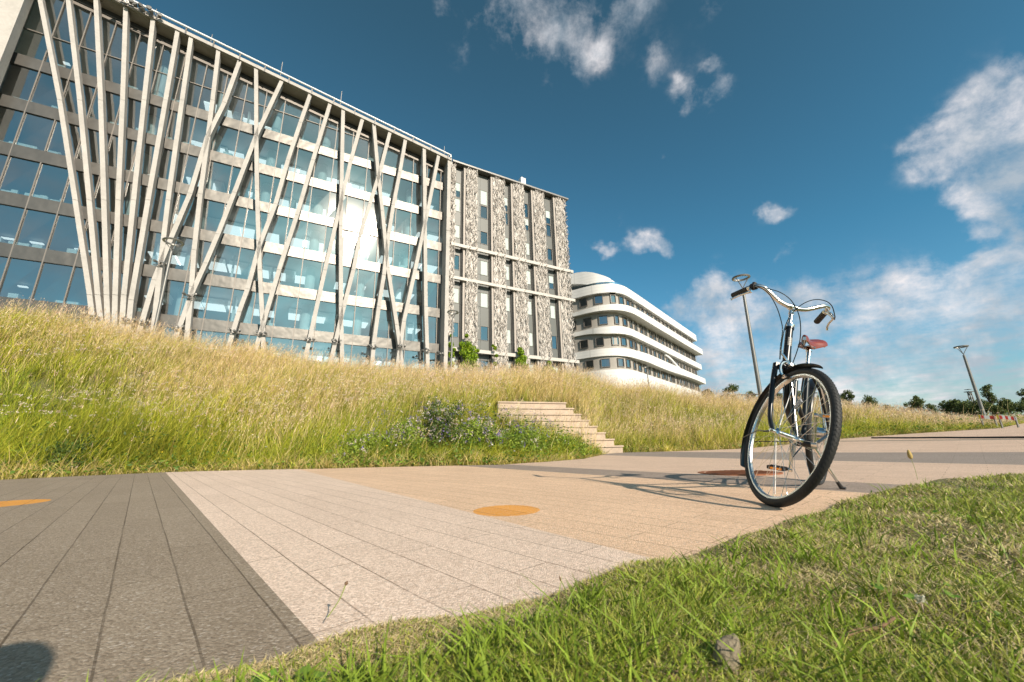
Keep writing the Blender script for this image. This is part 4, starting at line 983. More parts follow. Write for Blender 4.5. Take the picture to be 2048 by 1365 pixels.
# cables
def cable(px, d0, d1, name='cable'):
    n_ = len(px); P = [CAM+ray(x, y)*(d0+(d1-d0)*i/(n_-1)) for i, (x, y) in enumerate(px)]; mb = MB(); mb.tube(smooth_path(P, 6), .0026, 7); return part(mb, name, M['cable'])
dl = np.linalg.norm(SB(-.005, .85, -.225)-CAM); dr = np.linalg.norm(SB(0., .83, .236)-CAM); dc = np.linalg.norm(SB(.05, .48, -.03)-CAM); dh = np.linalg.norm(SB(.02, .6)-CAM)
cable([(1508,574),(1520,576),(1537,587),(1553,614),(1562.5,643),(1565,662.5),(1561,693),(1559.5,719)], dl, dc)
cable([(1508,571),(1522,574),(1541,579),(1562,586),(1582,601),(1596,625),(1601,650),(1600,680),(1594,703),(1585,728)], dl, dh+.12)
cable([(1669,640),(1669.5,632),(1664,613),(1652,603),(1632,599.5),(1612,605),(1594,617),(1580,633),(1571,652),(1566,673),(1562,700),(1560,719)], dr, dc)
mb = MB(); mb.tube([SB(.034, .452, -.045), SB(.036, .475, -.047)], .0042, 8); part(mb, 'cable_adjuster', M['chrome'])
# seat post and saddle
SC = PB(.252, .888); sdx = (SC-BBp)/np.linalg.norm(SC-BBp)
mb = MB(); mb.tube([ST-sdx*.02, SC-sdx*.012], .0127, 16); mb.tube([SC-sdx*.03, SC-sdx*.004], .017, 14); part(mb, 'seat_post', M['chrome'])
mb = MB(); mb.tube([ST-sdx*.02, ST+sdx*.012], .0185, 16); mb.tube([ST-bl*.022-bu*.016, ST+bl*.022-bu*.016], .005, 8); part(mb, 'seat_clamp', M['chrome'])
sp_ = SC+sdx*.055
sad = bpy.data.objects.new('saddle', None); col.objects.link(sad); sad.parent = bike; sad.location = tuple(sp_-np.array(bike['_o'])); sad['_o'] = list(map(float, sp_))
mb = MB(); NS = 18; vs = []; NC = 13
for i in range(NS+1):
    t = i/NS; a_ = .155-.285*t
    hw_ = .020+.062*(lambda q: q*q*(3-2*q))(min(max((t-.46)/.42, 0), 1)) if t < .93 else .082-.35*(t-.93)
    if t < .06: hw_ *= .55+7.5*t
    top = .002+.010*math.cos(t*pi*1.9+.2)*.8+(.016 if t > .8 else 0)*(t-.8)*5
    drop = .034+.018*math.sin(min(t*1.3, 1)*pi)
    for k in range(NC):
        u = -1+2*k/(NC-1); vs.append(sp_+bu*a_+bl*hw_*math.sin(u*pi/2)*1.0+bw*(top-drop*(1-math.cos(u*pi/2))**1.6))
nv = len(vs); 
vs += [v-bw*.0055 for v in vs]
fs = []
for i in range(NS):
    for k in range(NC-1):
        q = i*NC+k; fs.append((q, q+1, q+NC+1, q+NC)); fs.append((q+nv, q+NC+nv, q+NC+1+nv, q+1+nv))
for i in range(NS):
    for k in (0, NC-1): q = i*NC+k; fs.append((q, q+NC, q+NC+nv, q+nv))
for k in range(NC-1):
    for i in (0, NS): q = i*NC+k; fs.append((q, q+nv, q+1+nv, q+1))
mb.add(vs, fs); mb.build('leather_top', M['leather'], sad, True)
mb = MB()
for s in (-1, 1):
    mb.tube(smooth_path([sp_+bu*.135-bw*.020+bl*s*.004, sp_+bu*.08-bw*.045+bl*s*.016, sp_-bw*.050+bl*s*.022, sp_-bu*.055-bw*.048+bl*s*.024, sp_-bu*.115-bw*.022+bl*s*.045], 5), .0038, 8)
mb.tube(smooth_path([sp_-bu*.118-bw*.030-bl*.066, sp_-bu*.122-bw*.018, sp_-bu*.118-bw*.030+bl*.066], 5), .005, 8)
mb.tube([sp_-bw*.052-bl*.032, sp_-bw*.052+bl*.032], .010, 12); mb.box(sp_+bu*.142-bw*.012, .014, .022, .020, bu, bl, bw)
mb.build('rails', M['alu'], sad, True)
for q in [(.145, -.6), (.145, .6)]+[(-.118, u) for u in (-.8, -.3, .3, .8)]:
    mb = MB(); c = sp_+bu*q[0]+bl*q[1]*(.012 if q[0] > 0 else .07)+bw*(.006-.012*abs(q[1])); mb.revolve(c, bw, [(.001, .003), (.004, .002), (.005, -.002), (.001, -.003)], 10); mb.build('rivet', M['alu'], sad, True)
# drivetrain
mb = MB(); mb.revolve(PB(.47, .285, -.05), bl, [(.062, -.0015), (.083, -.0015), (.083, .0015), (.062, .0015)], 48)
for k in range(42):
    a = 2*pi*k/42; mb.box(PB(.47+.085*math.cos(a), .285+.085*math.sin(a), -.05), .006, .002, .005, bu*math.cos(a)+bw*math.sin(a), bl, -bu*math.sin(a)+bw*math.cos(a))
for k in range(5):
    a = 2*pi*k/5; mb.box(PB(.47+.04*math.cos(a), .285+.04*math.sin(a), -.05), .05, .004, .012, bu*math.cos(a)+bw*math.sin(a), bl, -bu*math.sin(a)+bw*math.cos(a))
part(mb, 'chainring', M['alu'], None, False)
mb = MB()
for z0_, z1_ in ((.086, .042), (-.086, -.042)):
    mb.tube([PB(.47, .285+z0_, -.05), PB(0, RW+z1_, -.05)], .0045, 6)
part(mb, 'chain', M['cable'])
mb = MB(); mb.revolve(PB(0, RW, -.05), bl, [(.012, -.002), (.043, -.002), (.043, .002), (.012, .002)], 24); part(mb, 'sprocket', M['alu'])
mb = MB(); mb.box(PB(.54, .30, -.062), .10, .006, .05, bu, bl, bw); 
for s, up_ in ((-1, -1), (1, 1)):
    mb = MB(); c0_ = PB(.47, .285, s*.052); c1_ = PB(.47+.02*up_, .285+.168*up_, s*.068)
    mb.tube([c0_, c0_+(c1_-c0_)*.5, c1_], [.0125, .0088, .0100], 12); mb.tube([c0_-bl*s*.02, c0_+bl*s*.014], .015, 14); mb.tube([c1_-bl*s*.008, c1_+bl*s*.010], .0125, 12); part(mb, 'crank', M['alu'])
    pe = bpy.data.objects.new('pedal', None); col.objects.link(pe); pe.parent = bike; pc = c1_+bl*s*.068; pe.location = tuple(pc-np.array(bike['_o'])); pe['_o'] = list(map(float, pc))
    mb = MB(); mb.tube([c1_, pc+bl*s*.04], .0065, 10)
    for q in (-.036, .036):
        mb.box(pc+bu*q, .008, .084, .022, bu, bl, bw)
    for q in (-.044, 0.0, .044): mb.box(pc+bl*q, .076, .007, .018, bu, bl, bw)
    mb.build('cage', M['grip'] if s < 0 else M['alu'], pe, False)
    for q in (-.0405, .0405):
        mb = MB(); mb.box(pc+bu*q-bw*.002, .003, .060, .012, bu, bl, bw); mb.build('reflector', M['amber'], pe, False)
# kickstand
kf = CAM+ray(1685, 980)*0; d = ray(1685, 979); tt0 = 2.0
for _ in range(60): tt0 -= ((CAM+d*tt0)[2]-float(T(*(CAM+d*tt0)[:2])))/(d[2]-.02)
kf = CAM+d*tt0; kt = PB(.40, .27, .035)
mb = MB(); mb.tube([kt, kt+(kf-kt)*.93], [.0095, .0075], 12); mb.box(kt, .03, .05, .03, bu, bl, bw); ks = part(mb, 'kickstand', M['chrome'])
mb = MB(); kd = (kf-kt)/np.linalg.norm(kf-kt); mb.tube([kf-kd*.055, kf-kd*.012], [.0095, .012], 10); mb.box(kf+np.array([.004, 0, .006]), .045, .026, .012, bu, bl, (0, 0, 1)); part(mb, 'rubber_foot', M['grip'], ks)

# ------------------------------------------------------------------ grass
def vnoise(x, y, seed=0, s=1.0):
    r_ = np.random.RandomState(seed); o = np.zeros_like(x)
    for k in range(7):
        a = r_.rand()*2*pi; f = s*(.5+r_.rand()*2.2); o += np.sin((x*math.cos(a)+y*math.sin(a))*f+r_.rand()*7)
    return o/3.2
def blades(P, h, wd, lean, cb, ct, yaw=None):
    """P (n,3) h (n,) wd (n,) lean (n,2) metres of tip shift"""
    n_ = len(P); yaw = nr.rand(n_)*2*pi if yaw is None else yaw
    e = np.stack([np.cos(yaw), np.sin(yaw), np.zeros(n_)], 1)
    L3 = np.concatenate([lean, np.zeros((n_, 1))], 1); U = np.array([0, 0, 1.0])
    m1 = P+U*(h*.52)[:, None]+L3*.28; tp = P+U*h[:, None]+L3
    w_ = wd[:, None]/2
    V = np.stack([P-e*w_*.8, P+e*w_*.8, m1-e*w_, m1+e*w_, tp], 1).reshape(-1, 3)
    i = np.arange(n_)*5; Fq = np.stack([i, i+1, i+3, i+2], 1); Ft = np.stack([i+2, i+3, i+4], 1)
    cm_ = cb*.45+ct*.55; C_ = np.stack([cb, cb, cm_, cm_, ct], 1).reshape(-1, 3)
    return V, Fq, Ft, C_
class Acc:
    def __init__(s): s.V = []; s.Q = []; s.T = []; s.C = []; s.n = 0
    def add(s, V, Fq, Ft, C_):
        s.V.append(V); s.C.append(C_)
        if Fq is not None: s.Q.append(Fq+s.n)
        if Ft is not None: s.T.append(Ft+s.n)
        s.n += len(V)
    def build(s, name, m_):
        return np_mesh(name, np.concatenate(s.V), np.concatenate(s.Q) if s.Q else None, np.concatenate(s.C), m_, np.concatenate(s.T) if s.T else None)
def petals(P, n_per, rad, size, cols, flat=.5):
    k = len(P)*n_per; C0 = np.repeat(P, n_per, 0); R0 = np.repeat(rad, n_per)[:, None]
    d = nr.normal(size=(k, 3))*np.array([1, 1, flat]); Q = C0+d*R0*.5
    a = nr.normal(size=(k, 3)); a /= np.linalg.norm(a, axis=1)[:, None]; b = np.cross(a, nr.normal(size=(k, 3))); b /= np.linalg.norm(b, axis=1)[:, None]
    sz = (size*(.6+.8*nr.rand(k)))[:, None]
    V = np.stack([Q-a*sz, Q+b*sz, Q+a*sz, Q-b*sz], 1).reshape(-1, 3); Fq = np.arange(4*k).reshape(-1, 4)
    cc = np.repeat(np.repeat(cols, n_per, 0)*(.85+.3*nr.rand(k, 1)), 4, 0); return V, Fq, cc
GR = np.array([(.26, .31, .022), (.36, .39, .035), (.17, .235, .018), (.45, .44, .06)])
ST_ = np.array([(.78, .60, .25), (.86, .70, .34), (.66, .48, .18), (.80, .58, .28)])
def meadow_pts(n_, behind=4.0):
    az = nr.uniform(-57, 51, n_); a = np.radians(az); re = r_edge(az); wv = w_of(az)
    u = nr.rand(n_); r = re+.02+(wv+behind)*u**1.15
    x, y = r*np.sin(a), r*np.cos(a); b = -.309*x+.951*y
    ok = ~((x > -.42) & (x < 2.70-.0*b) & (b > 8.80) & (b < 10.18) & (x < (2.66-1.05*(b-8.86))+.02))
    x, y, az, r, u = x[ok], y[ok], az[ok], r[ok], (r[ok]-re[ok])
    return x, y, az, r, u
def straw_frac(x, y, u, az):
    w_ = w_of(az); f = .12+.75*np.clip(u/w_, 0, 1)+.20*vnoise(x, y, 3, .8)+np.interp(az, [-50, -20, 5, 15, 28, 36], [-.12, 0.0, .02, .15, .10, -.12])*np.clip(u, 0, 1.5)/1.5
    dark = np.exp(-(((x+.9)/1.6)**2+((y-8.2)/1.5)**2)); dk2 = np.exp(-(((x+6.2)/1.3)**2+((y-6.6)/.9)**2))
    return np.clip(f-.5*dark-.5*dk2, .03, .93), np.clip(dark+dk2, 0, 1)
acc_ = Acc()
# base layer of green blades
x, y, az, r, u = meadow_pts(330000); sf, dk = straw_frac(x, y, u, az); n_ = len(x)
# blades grow in tufts
tc_ = np.arange(n_)//22; tn = tc_.max()+1; t0 = np.arange(tn)*22; tx, ty = x[t0], y[t0]; spr = (.03+.07*nr.rand(tn))[tc_]
x = tx[tc_]+nr.normal(0, 1, n_)*spr; y = ty[tc_]+nr.normal(0, 1, n_)*spr; az = np.degrees(np.arctan2(x, y)); r = np.hypot(x, y); u = r-r_edge(az)
tuft_h = (.6+.75*nr.rand(tn)**1.3)[tc_]; tuft_s = nr.rand(tn)[tc_]; tuft_l = nr.normal(0, .07, (tn, 2))[tc_]; tuft_c = (.5+.95*nr.rand(tn, 1))[tc_]
sf, dk = straw_frac(x, y, u, az)
kk = (u > .01) & ~((x > -.42) & (x < 2.7) & (-.309*x+.951*y > 8.80) & (-.309*x+.951*y < 10.2) & (x < 2.68-1.05*(-.309*x+.951*y-8.86)))
x, y, az, r, u, sf, dk, tuft_h, tuft_s, tuft_l, tuft_c = [q[kk] for q in (x, y, az, r, u, sf, dk, tuft_h, tuft_s, tuft_l, tuft_c)]; n_ = len(x)
P = np.stack([x, y, Zg(x, y)-.02], 1)
isS = (.55*nr.rand(n_)+.45*tuft_s) < sf*.85
hmax = np.clip(.10+u*.55, .08, .44)*(1+.25*vnoise(x, y, 8, 1.3))*(1+.35*dk)
h = np.maximum(hmax*(.40+.75*nr.rand(n_))*tuft_h*(1-.72*np.exp(-(((x-1.7)/.85)**2+((y-8.6)/1.6)**2)**2))*(1-.5*np.exp(-(((x+.5)/1.7)**2+((y-7.5)/1.1)**2)**2)), .05)
hue = (vnoise(x, y, 21, 1.1)*.5+.5)[:, None]
cg = GR[nr.randint(0, 4, n_)]*tuft_c*(.8+.45*nr.rand(n_, 1))*(1-.35*dk[:, None])*(1+.25*hue*np.array([1.2, .7, .2])); cs_ = ST_[nr.randint(0, 4, n_)]*(.5+.7*nr.rand(n_, 1))*(.7+.3*tuft_c)
near_dry = (u < .35) & (nr.rand(n_) < .55)
isS |= near_dry
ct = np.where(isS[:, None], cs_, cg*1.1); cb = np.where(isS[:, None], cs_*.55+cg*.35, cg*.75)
lean = np.stack([.04+.16*h+nr.normal(0, .14, n_), nr.normal(0, .13, n_)], 1)*np.minimum(h/.3, 1.2)[:, None]+tuft_l; h = h*np.interp(az, [36, 44, 50], [1, .6, .25])
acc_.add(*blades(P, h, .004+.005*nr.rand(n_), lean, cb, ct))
tag(acc_.build('meadow_grass', M['grass']), 'tall wild meadow grass on the bank, green below and straw-coloured above', 'grass', kind='stuff')
# tall dry stalks with seed heads
acc_ = Acc(); x, y, az, r, u = meadow_pts(60000); sf, dk = straw_frac(x, y, u, az)
k = (nr.rand(len(x)) < sf*1.1) & (u > .5); x, y, az, u, sf = x[k], y[k], az[k], u[k], sf[k]; n_ = len(x); hsc = np.interp(az, [36, 44, 50], [1, .6, .2])
P = np.stack([x, y, Zg(x, y)], 1); h = np.clip(.22+u*.5, .25, .52)*(.7+.65*nr.rand(n_))*hsc; cs_ = ST_[nr.randint(0, 4, n_)]*(.8+.4*nr.rand(n_, 1))
lean = np.stack([.24*h+nr.normal(0, .10, n_), nr.normal(0, .09, n_)], 1)
acc_.add(*blades(P, h, .0035+.002*nr.rand(n_), lean, cs_*.7, cs_))
tipd = np.concatenate([lean*1.3, h[:, None]*.9], 1); tipd /= np.linalg.norm(tipd, axis=1)[:, None]; tp = P+np.concatenate([lean, h[:, None]], 1)
yaw = nr.rand(n_)*2*pi; e = np.stack([np.cos(yaw), np.sin(yaw), np.zeros(n_)], 1); hl = (.06+.07*nr.rand(n_))[:, None]; hw_ = (.003+.0035*nr.rand(n_))[:, None]
V = np.stack([tp-tipd*hl*.4, tp+e*hw_+tipd*hl*.1, tp+tipd*hl*.8, tp-e*hw_+tipd*hl*.1], 1).reshape(-1, 3)
hc_ = np.where(nr.rand(n_, 1) < .4, np.array([[.52, .34, .24]]), np.array([[.72, .56, .34]]))*(.8+.35*nr.rand(n_, 1))
acc_.add(V, np.arange(4*n_).reshape(-1, 4), None, np.repeat(hc_, 4, 0))
kq = nr.rand(n_) < .30; tq = tp[kq]; V, Fq, cc = petals(tq, 9, .05+.03*nr.rand(len(tq)), .0075, np.where(nr.rand(len(tq), 1) < .45, np.array([[.66, .46, .34]]), np.array([[.82, .68, .44]])), 1.6); acc_.add(V, Fq, None, cc)
# a few long arching stems standing out against the building
x, y, az, r, u = meadow_pts(900); k = (u > 5.0) & (u < 9); x, y = x[k], y[k]; n_ = len(x); P = np.stack([x, y, Zg(x, y)], 1); h = .5+.4*nr.rand(n_)
lean = np.stack([.45*h+nr.normal(0, .12, n_), nr.normal(0, .1, n_)], 1); cs_ = ST_[nr.randint(0, 4, n_)]
acc_.add(*blades(P, h, .006+0*h, lean, cs_*.8, cs_))
tag(acc_.build('dry_stalks', M['grass']), 'dry seed-headed stalks rising above the meadow and leaning to the right', 'dry stalks', kind='stuff')
# leafy herbs near the foot of the bank
acc_ = Acc(); x, y, az, r, u = meadow_pts(52000); dens = np.clip(1-u/3.2, 0, 1)*(.35+.65*(vnoise(x, y, 31, 1.6) > .1))+.9*straw_frac(x, y, u, az)[1]
k = nr.rand(len(x)) < dens; x, y, u = x[k], y[k], u[k]; n_ = len(x); dkk = straw_frac(x, y, u, np.degrees(np.arctan2(x, y)))[1]
z = Zg(x, y)+(.03+.34*nr.rand(n_)*np.clip(u+.15, .1, 1))*(1+.5*dkk)
P = np.stack([x, y, z], 1); a = nr.normal(size=(n_, 3))*[1, 1, .5]; a /= np.linalg.norm(a, axis=1)[:, None]; b = np.cross(a, nr.normal(size=(n_, 3))); b /= np.linalg.norm(b, axis=1)[:, None]
sz = (.010+.014*nr.rand(n_))[:, None]; V = np.stack([P-a*sz*1.6, P+b*sz*.7, P+a*sz*1.6, P-b*sz*.7], 1).reshape(-1, 3)
cc = np.array([(.12, .22, .025), (.18, .29, .035), (.08, .16, .02)])[nr.randint(0, 3, n_)]*(.75+.5*nr.rand(n_, 1))*(1-.5*dkk[:, None])
acc_.add(V, np.arange(4*n_).reshape(-1, 4), None, np.repeat(cc, 4, 0))
tag(acc_.build('leafy_herbs', M['leaf']), 'leafy green herbs growing low along the foot of the bank', 'herbs', kind='stuff')
# flowers
acc_ = Acc(); x, y, az, r, u = meadow_pts(17000); cl = vnoise(x, y, 44, 1.2)+.5*vnoise(x, y, 45, 3)
k = (u > 1.6+.8*nr.rand(len(x))) & (u < w_of(az)*1.0) & (cl > .08) & (nr.rand(len(x)) < np.interp(az, [-55, 12, 20, 50], [.75, .75, .22, .12])); x, y, u = x[k], y[k], u[k]; n_ = len(x)
P = np.stack([x+.1, y, Zg(x, y)+np.clip(.16+u*.5, .2, .42)*(.75+.4*nr.rand(n_))], 1)
fc_ = np.where(nr.rand(n_, 1) < .6, np.array([[.80, .70, .58]]), np.array([[.76, .58, .52]]))
V, Fq, cc = petals(P, 13, .026+.04*nr.rand(n_), .0078, fc_); acc_.add(V, Fq, None, cc)
th = nr.rand(420)*2*pi; rr_ = np.sqrt(nr.rand(420)); x = -1.0+2.1*rr_*np.cos(th); y = 8.0+1.7*rr_*np.sin(th); azz = np.degrees(np.arctan2(x, y)); k = np.hypot(x, y) > r_edge(azz)+.7; x, y = x[k], y[k]; n_ = len(x)
P = np.stack([x, y, Zg(x, y)+.2+.25*nr.rand(n_)], 1); V, Fq, cc = petals(P, 9, .028+.02*nr.rand(n_), .0075, np.tile([.26, .20, .50], (n_, 1)), 1.2); acc_.add(V, Fq, None, cc)
x, y, az, r, u = meadow_pts(500); k = (u < 2.5) & (u > .3) & (az < 10); x, y = x[k], y[k]; n_ = len(x); P = np.stack([x, y, Zg(x, y)+.12+.2*nr.rand(n_)], 1)
V, Fq, cc = petals(P, 8, .014+0*x, .009, np.where(nr.rand(n_, 1) < .45, np.array([[.75, .55, .04]]), np.array([[.82, .80, .78]])), .4); acc_.add(V, Fq, None, cc)
tag(acc_.build('meadow_flowers', M['petal']), 'small white, pink, violet and yellow wild flowers scattered through the meadow', 'wild flowers', kind='stuff')

# leafy flowering clumps on the bank
def herb_clump(px, py, r, w_, h_, label, seed, cols, fl):
    d = ray(px, py); hr = math.hypot(d[0], d[1]); x, y = d[0]/hr*r, d[1]/hr*r; zb = float(Zg(x, y)); b = np.array([x, y, zb]); r_ = np.random.RandomState(seed)
    e = empty('wild_herb', b, label, 'wild plant', 'leafy herb clumps on the bank')
    mb = MB(); cs = []; rs = []
    for k in range(26):
        q = r_.normal(0, .38, 2)*w_/2; hh = h_*(.35+.6*r_.rand())*math.exp(-(q@q)/(w_*w_)*2.2); bx, by_ = x+q[0], y+q[1]; t = np.array([bx+.05, by_, float(Zg(bx, by_))+hh]); cs.append(t); rs.append(.10+.10*r_.rand())
        cs.append(t*.5+np.array([bx, by_, float(Zg(bx, by_))])*.5); rs.append(.14)
        mb.tube([(bx*.8+x*.2, by_*.8+y*.2, float(Zg(bx, by_))-.02), t], [.006, .003], 4)
    mb.build('stems', M['twig'], e)
    V, Fq, cc = leaf_cloud(cs, 8500, np.array(rs)*1.15, .018, cols, seed+1); V -= b; o = np_mesh('foliage', V, Fq, cc, M['leaf']); o.parent = e
    P = np.array(cs[::2])[r_.randint(0, 26, fl)]+r_.normal(0, .09, (fl, 3))+np.array([0, 0, .06]); c2 = np.where(r_.rand(fl, 1) < .4, np.array([[.27, .21, .48]]), np.array([[.80, .67, .62]]))
    V, Fq, cc = petals(P, 10, .030+.016*r_.rand(fl), .0095, c2, 1.1); V -= b; o = np_mesh('blossom', V, Fq, cc, M['petal']); o.parent = e
DG = [(.07, .12, .022), (.10, .16, .03), (.05, .085, .018), (.15, .20, .045)]
MG = [(.18, .27, .03), (.26, .35, .04), (.12, .19, .022), (.32, .39, .06)]
herb_clump(880, 885, 7.9, 1.25, .95, 'tall dark green vetch clump with violet flowers, highest on the bank left of the steps', 201, DG, 150)
herb_clump(950, 900, 7.3, 1.1, .55, 'leafy vetch clump with violet flowers nearest to the left side of the steps', 202, MG, 150)
herb_clump(795, 885, 7.5, 1.1, .60, 'flowering herb clump just left of the tallest dark vetch clump', 203, MG, 130)
herb_clump(1050, 900, 7.3, 1.0, .42, 'bright green leafy clump at the lower left of the steps', 204, MG, 46)
herb_clump(720, 900, 7.3, .9, .42, 'leafy flowering clump farthest left in the row before the steps', 206, MG, 60)
herb_clump(1130, 905, 7.9, .6, .26, 'low leafy clump beside the bottom steps', 207, MG, 10)
herb_clump(130, 905, 8.9, 1.0, .34, 'dark green leafy patch at the foot of the bank on the far left', 205, DG, 10)

# lawn in the foreground
def lawn_pts(n_, rmin=.42, rmax=7.5, pw=2.1):
    az = nr.uniform(-62, 112, n_); a = np.radians(az); rn_ = np.interp(az, AL, rl); u = nr.rand(n_)
    r = rmin*(np.minimum(rn_, rmax)/rmin)**(u**.75)      # log spacing
    r = r*(1+.0); rr2 = r+.0; k = (rn_ > rmin) & (r < rn_); xe = r*np.sin(a); ye = r*np.cos(a); jit = .016*vnoise(xe, ye, 91, 14.)+.022*nr.rand(len(r)); r = np.where(rn_-r < .10, r+jit, r); return (r*np.sin(a))[k], (r*np.cos(a))[k], (rn_-r)[k], r[k]
acc_ = Acc(); x, y, de, r = lawn_pts(480000); n_ = len(x); P = np.stack([x, y, zl(x, y)-.004], 1)
pt = vnoise(x, y, 52, 4.5); isS = nr.rand(n_) < np.clip(.60-.22*pt+.35*np.exp(-de/.10)-.14*np.clip(x-1.2, 0, 1.5), .12, .88)
h = (.009+.027*nr.rand(n_)**1.8)*(1+.30*pt)*np.clip(.45+de*2.2, .45, 1.1)*np.clip(.75+r*.12, .8, 1.25)
gl_ = np.array([(.24, .31, .032), (.165, .235, .024), (.33, .37, .05), (.39, .39, .09)]); cg = gl_[nr.randint(0, 4, n_)]*(.75+.5*nr.rand(n_, 1)); cs_ = np.array([(.62, .50, .27), (.48, .38, .18), (.70, .59, .35)])[nr.randint(0, 3, n_)]*(.7+.5*nr.rand(n_, 1))
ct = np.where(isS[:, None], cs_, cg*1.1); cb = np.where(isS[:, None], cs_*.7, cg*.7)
ln = nr.normal(0, .6, (n_, 2))*h[:, None]+np.array([.15, .05])*h[:, None]; ln[isS] *= 1.9; h = np.where(isS, h*.75, h)
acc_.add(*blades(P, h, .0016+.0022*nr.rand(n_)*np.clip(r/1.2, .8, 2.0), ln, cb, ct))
# larger soft tufts
x, y, de, r = lawn_pts(900); k = de > .12; x, y, r = x[k], y[k], r[k]; tx = np.repeat(x, 9); ty = np.repeat(y, 9); n_ = len(tx); tx = tx+nr.normal(0, .014, n_); ty = ty+nr.normal(0, .014, n_)
P = np.stack([tx, ty, zl(tx, ty)-.004], 1); h = .028+.042*nr.rand(n_)**1.5; cg = np.array([.20, .28, .03])*(.7+.7*np.repeat(nr.rand(len(x), 1), 9, 0)); acc_.add(*blades(P, h, .0032+.0022*nr.rand(n_), nr.normal(0, .75, (n_, 2))*h[:, None], cg*.75, cg*1.1))
tag(acc_.build('lawn_grass', M['grass']), 'short foreground lawn, green blades mixed with dry straw', 'grass', kind='stuff')
acc_ = Acc(); x, y, de, r = lawn_pts(7000); k = (vnoise(x, y, 71, 3.5) > .25) & (de > .1); x, y = x[k], y[k]; n_ = len(x)
P = np.stack([x, y, zl(x, y)+.006+.022*nr.rand(n_)], 1); a = nr.normal(size=(n_, 3))*[1, 1, .35]; a /= np.linalg.norm(a, axis=1)[:, None]; b = np.cross(a, np.tile([0, 0, 1.], (n_, 1))+nr.normal(0, .4, (n_, 3))); b /= np.linalg.norm(b, axis=1)[:, None]
sz = (.005+.007*nr.rand(n_))[:, None]; V = np.stack([P-a*sz, P-a*sz*.2+b*sz*.7, P+a*sz, P-a*sz*.2-b*sz*.7], 1).reshape(-1, 3)
acc_.add(V, np.arange(4*n_).reshape(-1, 4), None, np.repeat(np.array([(.11, .22, .03), (.17, .28, .04)])[nr.randint(0, 2, n_)]*(.8+.4*nr.rand(n_, 1)), 4, 0))
tag(acc_.build('clover_leaves', M['leaf']), 'small clover and weed leaves spread through the foreground lawn', 'clover', kind='stuff')

# ------------------------------------------------------------------ small foreground things
def on_lawn(px, py, dz=0.):
    d = ray(px, py); t = .4
    for _ in range(80):
        p = CAM+d*t; t -= (p[2]-float(zl(p[0], p[1])))/(d[2]-.02)
    p = CAM+d*t; return np.array([p[0], p[1], float(zl(p[0], p[1]))+dz])
def stem_head(px, py, hpx, hpy, label, head, name, cat):
    b = on_lawn(px, py); d = ray(hpx, hpy); t = np.hypot(b[0], b[1])/math.hypot(d[0], d[1]); tp = CAM+d*t
    e = empty(name, b, label, cat); mb = MB(); pts = smooth_path([b, (b+tp)/2+np.array([.004, 0, 0]), tp], 5); mb.tube(pts, .0011, 6); mb.build('stem', mat('green_stem_'+name, (.22, .26, .07), .6), e, True)
    return e, tp, (tp-b)/np.linalg.norm(tp-b)
e, tp, ax = stem_head(1836, 962, 1821, 915, 'pale brown plantain seed head on a thin stem at the right of the picture', None, 'plantain', 'plant')
mb = MB(); mb.revolve(tp+ax*.012, ax, [(.0005, -.024), (.0095, -.019), (.0135, -.004), (.0120, .010), (.0090, .025), (.0045, .035), (.0005, .038)], 16)
mb.build('seed_head', mat('seed_head', (.42, .30, .10), .8, var=.3, vscale=200, bump=.6, bscale=500, bdist=.002), e, True)
e, tp, ax = stem_head(655, 1235, 692, 1168, 'thin brown weed stem with a small seed head against the pink paving', None, 'weed_stem', 'plant')
mb = MB(); mb.revolve(tp, ax, [(.0005, -.003), (.003, -.001), (.0032, .002), (.0006, .005)], 10); mb.build('seed_head', M['twig'], e, True)
e, tp, ax = stem_head(1134, 1205, 1121, 1160, 'slender plantain bud rising at the lawn edge below the orange dot', None, 'plantain', 'plant')
mb = MB(); mb.revolve(tp, ax, [(.0005, -.004), (.0018, -.002), (.0018, .003), (.0004, .008)], 10); mb.build('seed_head', M['twig'], e, True)
b = on_lawn(1850, 1235); e = empty('clover_flower', b, 'white clover flower head in the lawn at the lower right', 'flower')
mb = MB(); mb.tube([b, b+[0, 0, .022]], .001, 5); mb.build('stem', M['step'], e)
V, Fq, cc = petals(np.array([b+[0, 0, .027]]), 110, np.array([.0065]), .0018, np.array([[.62, .60, .48]]), .8); V -= b; o = np_mesh('blossom', V, Fq, cc, M['petal']); o.parent = e
def rock(px, py, r_, sc_, label, seed, m_, name='stone'):
    rr_ = np.random.RandomState(seed); b = on_lawn(px, py, r_*.35*sc_[2]); bm_ = []
    import bmesh
    bm = bmesh.new(); bmesh.ops.create_icosphere(bm, subdivisions=3, radius=1)
    dirs = rr_.normal(size=(9, 3)); dirs /= np.linalg.norm(dirs, axis=1)[:, None]; offs = .62+.3*rr_.rand(9)
    for v in bm.verts:
        p = np.array(v.co)
        for dd, oo in zip(dirs, offs):
            q = p@dd
            if q > oo: p = p-dd*(q-oo)
        p = p*(1+.03*rr_.normal()); v.co = Vector(p*np.array(sc_)*r_)
    me = bpy.data.meshes.new(name); bm.to_mesh(me); bm.free(); me.materials.append(m_); o = bpy.data.objects.new(name, me); col.objects.link(o); o.location = tuple(b); o.rotation_euler = (.2, .35, .4*seed)
    return tag(o, label, 'stone' if name == 'stone' else 'wood chip')
rock(1458, 1352, .026, (.8, .7, 1.5), 'angular grey-brown stone lying in the lawn at the bottom right', 2, M['stonem'])
rock(1335, 1362, .018, (1.4, .8, .6), 'flat orange-brown wood chip at the bottom edge', 5, M['twig'], 'wood_chip')
p0, p1 = on_lawn(1668, 1315, .012), on_lawn(1800, 1255, .016)
